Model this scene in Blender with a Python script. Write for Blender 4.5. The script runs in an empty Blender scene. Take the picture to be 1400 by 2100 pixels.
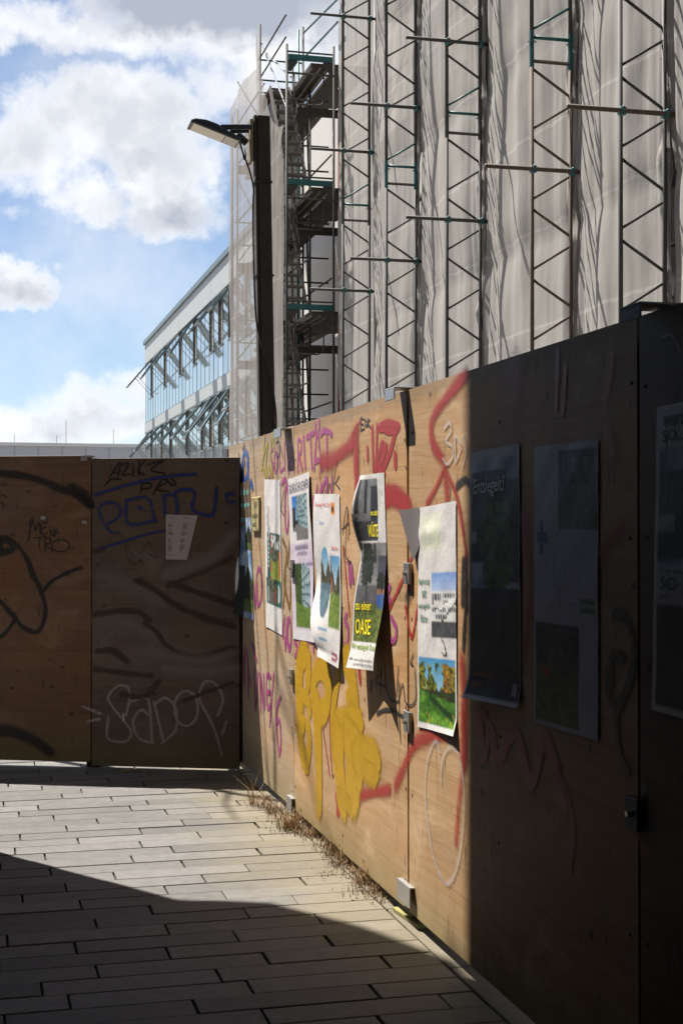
import bpy, bmesh, math, random
import numpy as np
from mathutils import Vector, Matrix, Euler
random.seed(7); rng = np.random.default_rng(7)
sc = bpy.context.scene
C = sc.collection
R = math.radians

# ---------------------------------------------------------------- camera
EYE = 1.6
F = 2916.7
YAW = math.atan(746/2917.0)          # the alley runs this far left of the view axis
PITCH = math.atan(32/2917.0)
cam_d = bpy.data.cameras.new('camera'); cam = bpy.data.objects.new('camera', cam_d); C.objects.link(cam)
cam.location = (0, 0, EYE)
cam.rotation_euler = (math.pi/2 + PITCH, 0, -YAW)
cam_d.sensor_fit = 'VERTICAL'; cam_d.sensor_height = 36; cam_d.lens = 50
cam_d.clip_start = 0.05; cam_d.clip_end = 4000
sc.camera = cam
CR = Euler((math.pi/2 + PITCH, 0, -YAW)).to_matrix()

def ray(px, py):
    return CR @ Vector(((px-700)/F, (1050-py)/F, -1))
def on_x(px, py, X):
    d = ray(px, py); return Vector((0, 0, EYE)) + d*(X/d.x)
def on_y(px, py, Y):
    d = ray(px, py); return Vector((0, 0, EYE)) + d*(Y/d.y)
def on_z(px, py, Z):
    d = ray(px, py); return Vector((0, 0, EYE)) + d*((Z-EYE)/d.z)

# ---------------------------------------------------------------- sun, exposure
OX = Vector((math.cos(YAW), -math.sin(YAW), 0))      # camera's right, on the ground
OY = Vector((math.sin(YAW), math.cos(YAW), 0))       # camera's forward, on the ground
SUN_K = 0.58
SUNH = (OX*-0.74 + OY*0.673).normalized()
TOSUN = (SUNH*SUN_K + Vector((0, 0, 1))).normalized()
sd = bpy.data.lights.new('sun', 'SUN'); so = bpy.data.objects.new('sun', sd); C.objects.link(so)
sd.energy = 5.0; sd.angle = R(0.53); sd.color = (1.0, 0.945, 0.86)
so.rotation_euler = TOSUN.to_track_quat('Z', 'Y').to_euler()
vs = sc.view_settings
vs.view_transform = 'Standard'; vs.look = 'None'; vs.gamma = 1; vs.use_curve_mapping = False
vs.exposure = 1.4
sc.cycles.max_bounces = 8; sc.cycles.diffuse_bounces = 2; sc.cycles.transparent_max_bounces = 24

# ---------------------------------------------------------------- node helpers
class NT:
    def __init__(s, tree): s.t = tree; s.n = tree.nodes; s.l = tree.links
    def new(s, typ, **kw):
        nd = s.n.new(typ)
        for k, v in kw.items():
            if k.startswith('i_'):
                nd.inputs[k[2:].replace('__', ' ')].default_value = v
            else: setattr(nd, k, v)
        return nd
    def link(s, a, b): s.l.new(a, b)
    def val(s, sock, v):
        if hasattr(v, 'is_linked') or isinstance(v, bpy.types.NodeSocket): s.link(v, sock)
        else: sock.default_value = v
    def math(s, op, a, b=0.0, c=0.0, clamp=False):
        nd = s.n.new('ShaderNodeMath'); nd.operation = op; nd.use_clamp = clamp
        s.val(nd.inputs[0], a); s.val(nd.inputs[1], b); s.val(nd.inputs[2], c); return nd.outputs[0]
    def vmath(s, op, a, b=(0, 0, 0), out=0):
        nd = s.n.new('ShaderNodeVectorMath'); nd.operation = op
        s.val(nd.inputs[0], a); s.val(nd.inputs[1], b); return nd.outputs[out]
    def mix(s, f, a, b, mode='MIX'):
        nd = s.n.new('ShaderNodeMix'); nd.data_type = 'RGBA'; nd.blend_type = mode
        s.val(nd.inputs[0], f); s.val(nd.inputs[6], a); s.val(nd.inputs[7], b); return nd.outputs[2]
    def noise(s, vec, scale, detail=4, rough=0.5, dist=0.0, out=0):
        nd = s.n.new('ShaderNodeTexNoise'); s.val(nd.inputs['Vector'], vec)
        nd.inputs['Scale'].default_value = scale; nd.inputs['Detail'].default_value = detail
        nd.inputs['Roughness'].default_value = rough; nd.inputs['Distortion'].default_value = dist
        return nd.outputs[out]
    def step(s, x, a, b):
        nd = s.n.new('ShaderNodeMapRange'); nd.interpolation_type = 'SMOOTHSTEP'
        s.val(nd.inputs[0], x); s.val(nd.inputs[1], a); s.val(nd.inputs[2], b); return nd.outputs[0]
    def mapping(s, vec, loc=(0, 0, 0), rot=(0, 0, 0), scale=(1, 1, 1), typ='POINT'):
        nd = s.n.new('ShaderNodeMapping'); nd.vector_type = typ; s.val(nd.inputs[0], vec)
        s.val(nd.inputs[1], loc)
        nd.inputs[2].default_value = rot; nd.inputs[3].default_value = scale; return nd.outputs[0]
    def ramp(s, f, stops):
        nd = s.n.new('ShaderNodeValToRGB'); cr = nd.color_ramp
        while len(cr.elements) < len(stops): cr.elements.new(0.5)
        for e, (p, c) in zip(cr.elements, stops): e.position = p; e.color = tuple(c) + (1,)
        s.val(nd.inputs[0], f); return nd.outputs[0]

def rgb(r, g, b):            # sRGB 0-255 to linear
    f = lambda c: (c/255/12.92) if c <= 10 else ((c/255+0.055)/1.055)**2.4
    return (f(r), f(g), f(b))
def c4(c): return (c[0], c[1], c[2], 1)

def mat(name):
    m = bpy.data.materials.new(name); m.use_nodes = True
    t = NT(m.node_tree); b = t.n['Principled BSDF']
    return m, t, b
def coord(t, which='Object'): return t.new('ShaderNodeTexCoord').outputs[which]
def bump(t, b, h, strength=0.3, dist=0.01):
    nd = t.new('ShaderNodeBump'); nd.inputs['Strength'].default_value = strength
    nd.inputs['Distance'].default_value = dist
    t.link(h, nd.inputs['Height']); t.link(nd.outputs[0], b.inputs['Normal'])

# ---------------------------------------------------------------- world: sky with clouds
w = bpy.data.worlds.new('World'); sc.world = w; w.use_nodes = True
t = NT(w.node_tree); t.n.clear()
out = t.new('ShaderNodeOutputWorld')
sky = t.new('ShaderNodeTexSky'); sky.sky_type = 'NISHITA'; sky.sun_disc = False
sky.sun_elevation = math.asin(TOSUN.z); sky.sun_rotation = math.atan2(TOSUN.x, TOSUN.y)
sky.air_density = .78; sky.dust_density = .5; sky.ozone_density = 1.4
bg = t.new('ShaderNodeBackground'); bg.inputs[1].default_value = 0.05
t.link(sky.outputs[0], bg.inputs[0])
dirv = t.vmath('NORMALIZE', t.new('ShaderNodeTexCoord').outputs['Generated'])
# warp the direction so that cloud outlines billow
wn = t.noise(dirv, 22, 7, 0.60, 0, out=1)
wv = t.vmath('SUBTRACT', wn, (0.5, 0.5, 0.5))
sc_ = t.n.new('ShaderNodeVectorMath'); sc_.operation = 'SCALE'; t.link(wv, sc_.inputs[0]); sc_.inputs[3].default_value = 0.055
dw = t.vmath('ADD', dirv, sc_.outputs[0])
def blob(px, py, rx, ry, amp):
    d0 = ray(px, py).normalized()
    az = math.atan2(d0.y, d0.x) - math.pi/2
    m = t.mapping(dw, tuple(d0), (0, 0, az), (rx/F, 0.5, ry/F), 'TEXTURE')
    ln = t.vmath('LENGTH', m, out=1)
    g = t.math('SUBTRACT', 1.0, t.math('MULTIPLY', ln, ln), clamp=True)
    return t.math('MULTIPLY', g, amp)
blobs = [(110, 55, 300, 62, .9), (430, 20, 330, 130, 1.2), (620, -60, 500, 260, 1.2), (480, 190, 140, 95, .72),
         (230, 235, 240, 115, 1.15), (330, 320, 160, 130, 1.1), (60, 300, 180, 120, .9), (330, 425, 130, 85, 1.0),
         (180, 400, 140, 70, .8), (25, 580, 95, 62, 1.1), (200, 850, 210, 95, .85), (40, 890, 220, 70, .8),
         (290, 790, 110, 65, .9), (140, 490, 60, 26, .40), (210, 495, 50, 22, .38), (400, 900, 200, 110, .7), (40, 445, 80, 26, .4)]
acc = None
for bdef in blobs:
    g = blob(*bdef)
    acc = g if acc is None else t.math('MAXIMUM', acc, g)
fine = t.noise(dirv, 38, 8, 0.62)
# the rest of the sky carries scattered fair-weather cloud of the same kind
broad = t.noise(dirv, 3.2, 6, 0.55)
vd = ray(350, 450).normalized()
away = t.step(t.vmath('DISTANCE', dirv, tuple(vd), out=1), 0.20, 0.42)
glob = t.math('MULTIPLY', t.step(broad, 0.56, 0.72), away)
dens = t.math('ADD', t.math('MAXIMUM', acc, glob), t.math('MULTIPLY', t.math('SUBTRACT', fine, 0.5), 1.25))
cover = t.step(dens, 0.06, 0.92)
thin = t.noise(dirv, 9, 6, 0.6)
cover = t.math('MAXIMUM', cover, t.math('MULTIPLY', t.step(thin, 0.38, 0.8), 0.45))
# thick cloud is grey underneath, the sunlit billows white
big = t.noise(t.mapping(dirv, (0.3, 0.1, 0.7)), 15, 6, 0.55)
grey_b = None
for bdef in [(480, 5, 360, 85, 1.5), (330, 440, 120, 45, .75), (110, 120, 120, 40, .35), (30, 600, 80, 30, .5), (230, 400, 130, 35, .4), (200, 870, 160, 35, .3), (250, 330, 100, 26, .35)]:
    g = blob(*bdef); grey_b = g if grey_b is None else t.math('MAXIMUM', grey_b, g)
gsh = t.math('ADD', t.math('MULTIPLY', grey_b, 0.72), t.math('MULTIPLY', t.math('MULTIPLY', t.step(big, 0.40, 0.66), t.step(dens, 0.45, 1.05)), 0.55), clamp=True)
ccol = t.mix(gsh, c4((0.80, 0.81, 0.83)), c4((0.36, 0.395, 0.47)))
bgc = t.new('ShaderNodeBackground'); t.link(ccol, bgc.inputs[0]); bgc.inputs[1].default_value = 0.50
mx = t.new('ShaderNodeMixShader'); t.link(cover, mx.inputs[0]); t.link(bg.outputs[0], mx.inputs[1]); t.link(bgc.outputs[0], mx.inputs[2])
t.link(mx.outputs[0], out.inputs[0])

# ---------------------------------------------------------------- geometry helpers
class MB:
    def __init__(s): s.v = []; s.f = []; s.mi = []
    def add(s, vs, fs, m=0):
        o = len(s.v); s.v += [tuple(v) for v in vs]; s.f += [tuple(i+o for i in f) for f in fs]; s.mi += [m]*len(fs); return s
    def box(s, a, b, m=0):
        x0, y0, z0 = a; x1, y1, z1 = b
        v = [(x0,y0,z0),(x1,y0,z0),(x1,y1,z0),(x0,y1,z0),(x0,y0,z1),(x1,y0,z1),(x1,y1,z1),(x0,y1,z1)]
        return s.add(v, [(0,3,2,1),(4,5,6,7),(0,1,5,4),(1,2,6,5),(2,3,7,6),(3,0,4,7)], m)
    def tube(s, pts, r, n=8, caps=True, m=0):
        pts = [Vector(p) for p in pts]; k = len(pts); V = []; Fc = []
        up = None
        for i, p in enumerate(pts):
            d = (pts[min(i+1, k-1)] - pts[max(i-1, 0)]).normalized()
            if up is None:
                up = Vector((0, 0, 1)) if abs(d.z) < .9 else Vector((1, 0, 0))
            a = d.cross(up)
            if a.length < 1e-4: a = d.cross(Vector((0, 1, 0)))
            a.normalize(); b2 = a.cross(d).normalized(); up = b2
            rr = r[i] if isinstance(r, (list, tuple)) else r
            for j in range(n):
                t_ = 2*math.pi*j/n
                V.append(p + a*(math.cos(t_)*rr) + b2*(math.sin(t_)*rr))
        for i in range(k-1):
            for j in range(n):
                Fc.append((i*n+j, i*n+(j+1) % n, (i+1)*n+(j+1) % n, (i+1)*n+j))
        if caps:
            Fc.append(tuple(range(n-1, -1, -1))); Fc.append(tuple((k-1)*n+j for j in range(n)))
        return s.add(V, Fc, m)
    def beam(s, p, q, w_, h, m=0):       # rectangular bar from p to q
        p = Vector(p); q = Vector(q); d = (q-p).normalized()
        up = Vector((0, 0, 1)) if abs(d.z) < .95 else Vector((0, 1, 0))
        a = d.cross(up).normalized()*w_/2; b2 = a.cross(d).normalized()*h/2
        V = [p-a-b2, p+a-b2, p+a+b2, p-a+b2, q-a-b2, q+a-b2, q+a+b2, q-a+b2]
        return s.add(V, [(0,3,2,1),(4,5,6,7),(0,1,5,4),(1,2,6,5),(2,3,7,6),(3,0,4,7)], m)
    def prism(s, poly, y0, y1, m=0):     # poly in (x,z), extruded along y
        n = len(poly); V = [(x, y0, z) for x, z in poly] + [(x, y1, z) for x, z in poly]
        Fc = [tuple(range(n)), tuple(range(2*n-1, n-1, -1))] + [(i, i+n, (i+1) % n+n, (i+1) % n) for i in range(n)]
        return s.add(V, Fc, m)
    def mesh(s, name, mats=(), smooth=False, bev=0.0):
        me = bpy.data.meshes.new(name); me.from_pydata(s.v, [], s.f); me.validate()
        for m in (mats if isinstance(mats, (list, tuple)) else [mats]): me.materials.append(m)
        if len(me.polygons) == len(s.mi): me.polygons.foreach_set('material_index', s.mi)
        bm = bmesh.new(); bm.from_mesh(me)
        bmesh.ops.recalc_face_normals(bm, faces=bm.faces)
        if bev > 0: bmesh.ops.bevel(bm, geom=list(bm.edges), offset=bev, segments=1, affect='EDGES', clamp_overlap=True)
        bm.to_mesh(me); bm.free()
        if smooth: me.polygons.foreach_set('use_smooth', [True]*len(me.polygons))
        me.update(); return me
    def build(s, name, mats, parent=None, loc=(0, 0, 0), rot=(0, 0, 0), smooth=False, bev=0.0):
        return link(name, s.mesh(name, mats, smooth, bev), parent, loc, rot)
def link(name, me, parent=None, loc=(0, 0, 0), rot=(0, 0, 0)):
    o = bpy.data.objects.new(name, me); C.objects.link(o); o.parent = parent
    o.location = loc; o.rotation_euler = rot; return o
def tag(o, label=None, cat=None, group=None, kind=None):
    if label: o['label'] = label
    if cat: o['category'] = cat
    if group: o['group'] = group
    if kind: o['kind'] = kind
    return o
def thing(name, label, cat, loc=(0, 0, 0), rotz=0, group=None):
    o = bpy.data.objects.new(name, None); C.objects.link(o); o.location = loc; o.rotation_euler = (0, 0, rotz)
    o.empty_display_size = .2
    return tag(o, label, cat, group)
def copy_part(o, parent, loc=None):
    c = o.copy(); C.objects.link(c); c.parent = parent
    if loc is not None: c.location = loc
    return c

class Plane:                       # an upright surface facing the viewer: u to the right, v away, z up
    def __init__(s, O, ang):
        s.O = Vector(O); s.ang = ang; s.ux = Vector((math.cos(ang), math.sin(ang), 0)); s.vy = Vector((-math.sin(ang), math.cos(ang), 0))
    def at(s, px, py):
        d = ray(px, py); o = Vector((0, 0, EYE)); k = (s.O - o).dot(s.vy)/d.dot(s.vy); p = o + d*k - s.O
        return (p.dot(s.ux), p.z)

# ---------------------------------------------------------------- materials
def simple(name, col, rough=.6, metal=0, nscale=8, namt=.25, bscale=0, bstr=.15, spec=.4, rnd=.0):
    m, t, b = mat(name); co = coord(t)
    n = t.noise(co, nscale, 5, .6)
    f = t.math('MULTIPLY', t.math('SUBTRACT', n, .5), namt*2)
    if rnd:
        oi = t.new('ShaderNodeObjectInfo'); f = t.math('ADD', f, t.math('MULTIPLY', t.math('SUBTRACT', oi.outputs['Random'], .5), rnd))
    v = t.math('ADD', 1, f)
    mul = t.vmath('MULTIPLY', c4(col)[:3], v)
    t.link(mul, b.inputs['Base Color'])
    b.inputs['Roughness'].default_value = rough; b.inputs['Metallic'].default_value = metal
    b.inputs['Specular IOR Level'].default_value = spec
    if bscale: bump(t, b, t.noise(co, bscale, 4, .6), bstr, .01)
    return m

def wood_panel(name, light, dark, knots=.5, stain=.5, seed=0.0):
    m, t, b = mat(name); co = coord(t)
    oi = t.new('ShaderNodeObjectInfo')
    off = t.n.new('ShaderNodeCombineXYZ'); t.link(t.math('MULTIPLY', oi.outputs['Random'], 37), off.inputs[0]); t.link(t.math('MULTIPLY', oi.outputs['Random'], 11), off.inputs[2]); off.inputs[1].default_value = seed
    p = t.vmath('ADD', co, off.outputs[0])
    # knots: sparse cells that bend the grain round them
    kv = t.new('ShaderNodeTexVoronoi'); kv.feature = 'F1'; kv.inputs['Scale'].default_value = 1.0; kv.inputs['Randomness'].default_value = 1
    kv.voronoi_dimensions = '2D'
    ks = t.new('ShaderNodeSeparateXYZ'); t.link(p, ks.inputs[0]); kc = t.n.new('ShaderNodeCombineXYZ')
    t.link(t.math('MULTIPLY', ks.outputs[0], 3.4), kc.inputs[0]); t.link(t.math('MULTIPLY', ks.outputs[2], 5.0), kc.inputs[1])
    t.link(kc.outputs[0], kv.inputs['Vector'])
    kd = kv.outputs['Distance']
    sepc = t.new('ShaderNodeSeparateColor'); t.link(kv.outputs['Color'], sepc.inputs[0])
    kon = t.math('GREATER_THAN', sepc.outputs[0], 1-knots*.8)
    knot = t.math('MULTIPLY', t.math('SUBTRACT', 1, t.step(kd, .025, .085)), kon)
    bend = t.math('MULTIPLY', t.math('MULTIPLY', t.math('SUBTRACT', 1, t.step(kd, .0, .35)), kon), .06)
    sep = t.new('ShaderNodeSeparateXYZ'); t.link(p, sep.inputs[0])
    wob = t.noise(t.mapping(p, scale=(1.1, 1, 5)), 1.0, 3, .5)
    z2 = t.math('ADD', t.math('ADD', sep.outputs[2], bend), t.math('MULTIPLY', wob, .12))
    cmb = t.n.new('ShaderNodeCombineXYZ'); t.link(t.math('MULTIPLY', sep.outputs[0], 1.3), cmb.inputs[0]); t.link(t.math('MULTIPLY', z2, 46), cmb.inputs[2])
    gr = t.noise(cmb.outputs[0], 1.0, 5, .62)
    cm2 = t.n.new('ShaderNodeCombineXYZ'); t.link(t.math('MULTIPLY', sep.outputs[0], 5), cm2.inputs[0]); t.link(t.math('MULTIPLY', z2, 260), cm2.inputs[2])
    fib = t.noise(cm2.outputs[0], 1.0, 3, .6)
    # boards of the face ply, each a slightly different tone
    row = t.math('FLOOR', t.math('DIVIDE', sep.outputs[2], .138))
    colx = t.math('FLOOR', t.math('ADD', t.math('DIVIDE', sep.outputs[0], 1.35), t.math('MULTIPLY', row, .37)))
    wn = t.new('ShaderNodeTexWhiteNoise'); cm3 = t.n.new('ShaderNodeCombineXYZ'); t.link(row, cm3.inputs[0]); t.link(colx, cm3.inputs[1]); t.link(cm3.outputs[0], wn.inputs[0])
    tone = t.math('ADD', t.math('MULTIPLY', t.math('SUBTRACT', gr, .5), 1.5), t.math('MULTIPLY', t.math('SUBTRACT', wn.outputs[0], .5), .42))
    tone = t.math('ADD', tone, t.math('MULTIPLY', t.math('SUBTRACT', fib, .5), .45))
    col = t.mix(t.math('ADD', tone, .45, clamp=True), c4(light), c4(dark))
    fr = t.math('FRACT', t.math('DIVIDE', sep.outputs[2], .138))
    joint = t.math('MULTIPLY', t.math('SUBTRACT', 1, t.step(t.math('MINIMUM', fr, t.math('SUBTRACT', 1, fr)), .0, .018)), .35)
    col = t.mix(joint, col, c4((dark[0]*.45, dark[1]*.42, dark[2]*.4)))
    col = t.mix(t.math('MULTIPLY', knot, .85), col, c4((.05, .021, .009)))
    # weathering: grey bleached patches, rain runs, green foot
    pat = t.noise(t.mapping(p, scale=(1.2, 1, 1.0)), 1.7, 5, .6, .4)
    col = t.mix(t.math('MULTIPLY', t.step(pat, .45, .75), stain*.7), col, c4((light[0]*.62, light[1]*.72, light[2]*.88)))
    dr = t.noise(t.mapping(p, scale=(.9, 1, 1.3), loc=(5, 0, 3)), 1.5, 4, .6, .3)
    col = t.mix(t.math('MULTIPLY', t.step(dr, .48, .70), .55), col, c4((light[0]*1.02, light[1]*.78, light[2]*.52)))
    pl_ = t.noise(t.mapping(p, scale=(.8, 1, 1.6), loc=(1, 0, 9)), 2.2, 6, .68, .5)
    col = t.mix(t.math('MULTIPLY', t.step(pl_, .50, .68), .55), col, c4((light[0]*1.22, light[1]*1.36, light[2]*1.55)))
    run = t.noise(t.mapping(p, scale=(9, 1, .7)), 1.0, 5, .65)
    col = t.mix(t.math('MULTIPLY', t.step(run, .55, .78), stain*.6), col, c4((dark[0]*.5, dark[1]*.5, dark[2]*.5)))
    spk = t.noise(t.mapping(p, scale=(30, 1, 6)), 1.0, 3, .55)
    col = t.mix(t.math('MULTIPLY', t.step(spk, .63, .70), .75), col, c4((.06, .04, .03)))
    so_ = t.new('ShaderNodeSeparateXYZ'); t.link(co, so_.inputs[0])
    foot = t.math('SUBTRACT', 1, t.step(t.math('ADD', so_.outputs[2], t.math('MULTIPLY', pat, .35)), .18, .50))
    col = t.mix(t.math('MULTIPLY', foot, .6), col, c4((.17, .16, .075)))
    top = t.step(t.math('ADD', so_.outputs[2], t.math('MULTIPLY', run, .12)), 2.14, 2.2)
    col = t.mix(t.math('MULTIPLY', top, .45), col, c4((.16, .12, .08)))
    t.link(col, b.inputs['Base Color']); b.inputs['Roughness'].default_value = .62; b.inputs['Specular IOR Level'].default_value = .3
    bump(t, b, t.math('ADD', gr, t.math('MULTIPLY', fib, .5)), .25, .004)
    return m

M = {}
M['ply'] = wood_panel('weathered_formwork_board', (.47, .305, .165), (.31, .165, .066), .16, .55, 0)
M['ply_old'] = wood_panel('greyed_formwork_board', (.42, .31, .205), (.28, .185, .11), .16, .6, 3)
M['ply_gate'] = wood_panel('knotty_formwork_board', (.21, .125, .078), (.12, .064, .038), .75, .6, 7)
M['ply_shade_dark'] = wood_panel('stained_shade_darkened_board', (.16, .105, .06), (.09, .05, .025), .4, .9, 12)  # stained near boards, colour also lowered to deepen the shade at the right
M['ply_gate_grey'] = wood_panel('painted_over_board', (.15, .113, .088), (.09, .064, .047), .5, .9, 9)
M['edge'] = simple('board_edge', (.20, .13, .08), .8)
M['timber'] = simple('dark_old_timber', (.030, .024, .020), .85, 0, 6, .5, 40, .5)
M['timber_l'] = simple('grey_rough_timber', (.20, .16, .11), .85, 0, 9, .5, 40, .6)
M['galv'] = simple('galvanised_steel', (.42, .42, .42), .42, .85, 12, .3)
M['galv_shade'] = simple('shade_darkened_steel', (.10, .105, .11), .6, .3, 12, .3)  # darker copy of the galvanised steel, shade put into its colour
M['tube'] = simple('weathered_scaffold_tube', (.05, .05, .047), .7, .0, 5, .5, 40, .15)
M['tube_rust'] = simple('rust_stained_tube', (.085, .062, .045), .75, .0, 4, .55, 40, .15)
M['teal'] = simple('teal_painted_steel', (.025, .10, .105), .5, .1, 6, .5)
M['alu'] = simple('dull_aluminium', (.19, .175, .155), .55, .4, 9, .3, rnd=.15)
M['black'] = simple('black_plastic', (.012, .013, .018), .4, 0, 9, .2)
M['red'] = simple('red_marker_paint', (.35, .03, .025), .6)
M['redpipe'] = simple('red_lead_paint', (.28, .055, .03), .6)
M['deck'] = simple('worn_scaffold_deck', (.06, .05, .042), .8, 0, 7, .4, 30, .3)
M['conc'] = simple('dark_render', (.055, .05, .045), .9, 0, 3, .3)
M['white_wall'] = simple('white_wall_render', (.45, .435, .415), .85, 0, 2, .08)
M['dark_open'] = simple('dark_window_glass', (.03, .035, .04), .15)
M['rubber'] = simple('black_cable', (.012, .012, .012), .5)
M['brass'] = simple('zinc_bolt', (.5, .45, .36), .35, .9)

def stone_mat():
    m, t, b = mat('granite_paving'); geo = t.new('ShaderNodeNewGeometry'); P = geo.outputs['Position']
    oi = t.new('ShaderNodeObjectInfo')
    at = t.new('ShaderNodeAttribute', attribute_name='tone')
    rv = t.math('ADD', oi.outputs['Random'], at.outputs['Fac'])
    sp = t.noise(P, 210, 3, .7); mid = t.noise(P, 14, 5, .65); big = t.noise(P, 1.6, 4, .6)
    col = t.mix(sp, c4((.055, .053, .053)), c4((.150, .144, .138)))
    col = t.vmath('MULTIPLY', col, t.math('ADD', .72, t.math('MULTIPLY', rv, .42)))
    col = t.vmath('MULTIPLY', col, t.math('ADD', .60, t.math('MULTIPLY', mid, .80)))
    col = t.vmath('MULTIPLY', col, t.math('ADD', .85, t.math('MULTIPLY', big, .3)))
    pale_fleck = t.math('GREATER_THAN', t.noise(P, 340, 1, .5), .715)  # pale flecks of the granite's own speckle
    col = t.mix(t.math('MULTIPLY', pale_fleck, .6), col, c4((.62, .60, .57)))
    dark = t.step(t.noise(P, 60, 3, .5), .66, .74)
    col = t.mix(t.math('MULTIPLY', dark, .4), col, c4((.05, .045, .04)))
    st1 = t.step(t.noise(P, 3.3, 6, .7, .6), .56, .72)
    col = t.mix(t.math('MULTIPLY', st1, .38), col, c4((.04, .037, .034)))
    gum = t.step(t.noise(P, 11, 1, .3), .80, .815)
    col = t.mix(t.math('MULTIPLY', gum, .5), col, c4((.05, .048, .046)))
    sx = t.new('ShaderNodeSeparateXYZ'); t.link(P, sx.inputs[0])
    alg = t.step(t.math('ADD', sx.outputs[0], t.math('MULTIPLY', t.noise(P, 2.2, 5, .65), .9)), 1.42, 2.05)
    col = t.mix(t.math('MULTIPLY', alg, .5), col, c4((.165, .130, .058)))
    t.link(col, b.inputs['Base Color']); b.inputs['Roughness'].default_value = .72; b.inputs['Specular IOR Level'].default_value = .35
    bump(t, b, t.math('ADD', sp, t.math('MULTIPLY', mid, 2.0)), .55, .004)
    return m
M['stone'] = stone_mat()

def joint_mat():
    m, t, b = mat('mossy_joint_sand'); geo = t.new('ShaderNodeNewGeometry'); P = geo.outputs['Position']
    f = t.step(t.noise(P, 5, 5, .65), .42, .62)
    col = t.mix(f, c4((.022, .018, .014)), c4((.075, .075, .014)))
    t.link(col, b.inputs['Base Color']); b.inputs['Roughness'].default_value = .95
    bump(t, b, t.noise(P, 90, 4, .7), .8, .01); return m
M['joint'] = joint_mat()
M['dirt'] = simple('dark_soil', (.055, .042, .03), .95, 0, 20, .5, 60, .8)
M['earth'] = simple('site_gravel', (.20, .18, .155), .95, 0, 4, .3, 40, .6)

def netting_mat(name, diff, trans, alpha):
    m, t, b = mat(name); co = t.new('ShaderNodeNewGeometry').outputs['Position']
    t.n.remove(b); o = t.n['Material Output']
    n = t.noise(t.mapping(co, scale=(3, 3, .25)), 2.5, 5, .6)
    n2 = t.noise(t.mapping(co, scale=(6, 6, .4)), 1.3, 4, .55)
    var = t.math('ADD', .82, t.math('ADD', t.math('MULTIPLY', n, .26), t.math('MULTIPLY', n2, .08)))
    sp = t.new('ShaderNodeSeparateXYZ'); t.link(co, sp.inputs[0])
    fr = t.math('FRACT', t.math('DIVIDE', t.math('ADD', sp.outputs[2], t.math('MULTIPLY', n, .06)), 1.13))
    hemb = t.math('SUBTRACT', 1, t.step(t.math('ABSOLUTE', t.math('SUBTRACT', fr, .5)), .010, .022))
    var = t.math('ADD', var, t.math('MULTIPLY', hemb, .22))
    d = t.new('ShaderNodeBsdfDiffuse'); t.link(t.vmath('MULTIPLY', diff, var), d.inputs[0])
    tr = t.new('ShaderNodeBsdfTranslucent'); t.link(t.vmath('MULTIPLY', trans, var), tr.inputs[0])
    bp = t.new('ShaderNodeBump'); bp.inputs['Strength'].default_value = .28; bp.inputs['Distance'].default_value = .03
    t.link(t.math('ADD', n2, t.noise(t.mapping(co, scale=(1, 1, .55)), 3.5, 4, .6)), bp.inputs['Height'])
    t.link(bp.outputs[0], d.inputs['Normal']); t.link(bp.outputs[0], tr.inputs['Normal'])
    a = t.new('ShaderNodeAddShader'); t.link(d.outputs[0], a.inputs[0]); t.link(tr.outputs[0], a.inputs[1])
    tp = t.new('ShaderNodeBsdfTransparent')
    mx = t.new('ShaderNodeMixShader')
    fac = t.math('ADD', alpha, t.math('MULTIPLY', t.math('SUBTRACT', n, .5), .25))
    t.link(fac, mx.inputs[0]); t.link(a.outputs[0], mx.inputs[1]); t.link(tp.outputs[0], mx.inputs[2])
    t.link(mx.outputs[0], o.inputs[0]); return m
M['net'] = netting_mat('dust_netting', (.29, .279, .264), (.03, .028, .026), .10)
M['net_thin'] = netting_mat('thin_dust_netting', (.27, .255, .24), (.15, .14, .135), .36)

def paint_mat():
    m, t, b = mat('spray_paint'); o = t.n['Material Output']
    ca = t.new('ShaderNodeAttribute', attribute_name='paint'); ed = t.new('ShaderNodeAttribute', attribute_name='edge'); sf = t.new('ShaderNodeAttribute', attribute_name='soft')
    op = t.new('ShaderNodeAttribute', attribute_name='opac')
    geo = t.new('ShaderNodeNewGeometry'); P = geo.outputs['Position']
    n = t.noise(P, 900, 2, .6); n1 = t.noise(t.mapping(P, scale=(1, .5, 3)), 30, 4, .6)
    # spray lands as fine dots: dense in the middle of a stroke, scattered at its soft edge
    cov = t.math('MULTIPLY', t.step(ed.outputs['Fac'], .0, sf.outputs['Fac']), t.math('MULTIPLY', op.outputs['Fac'], t.math('ADD', .52, t.math('MULTIPLY', n1, .85))))
    dot = t.step(n, .30, .70)
    al = t.math('GREATER_THAN', cov, dot)
    t.link(ca.outputs['Color'], b.inputs['Base Color']); b.inputs['Roughness'].default_value = .5
    tp = t.new('ShaderNodeBsdfTransparent'); mx = t.new('ShaderNodeMixShader')
    t.link(al, mx.inputs[0]); t.link(tp.outputs[0], mx.inputs[1]); t.link(b.outputs[0], mx.inputs[2]); t.link(mx.outputs[0], o.inputs[0])
    return m
M['paint'] = paint_mat()

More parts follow.
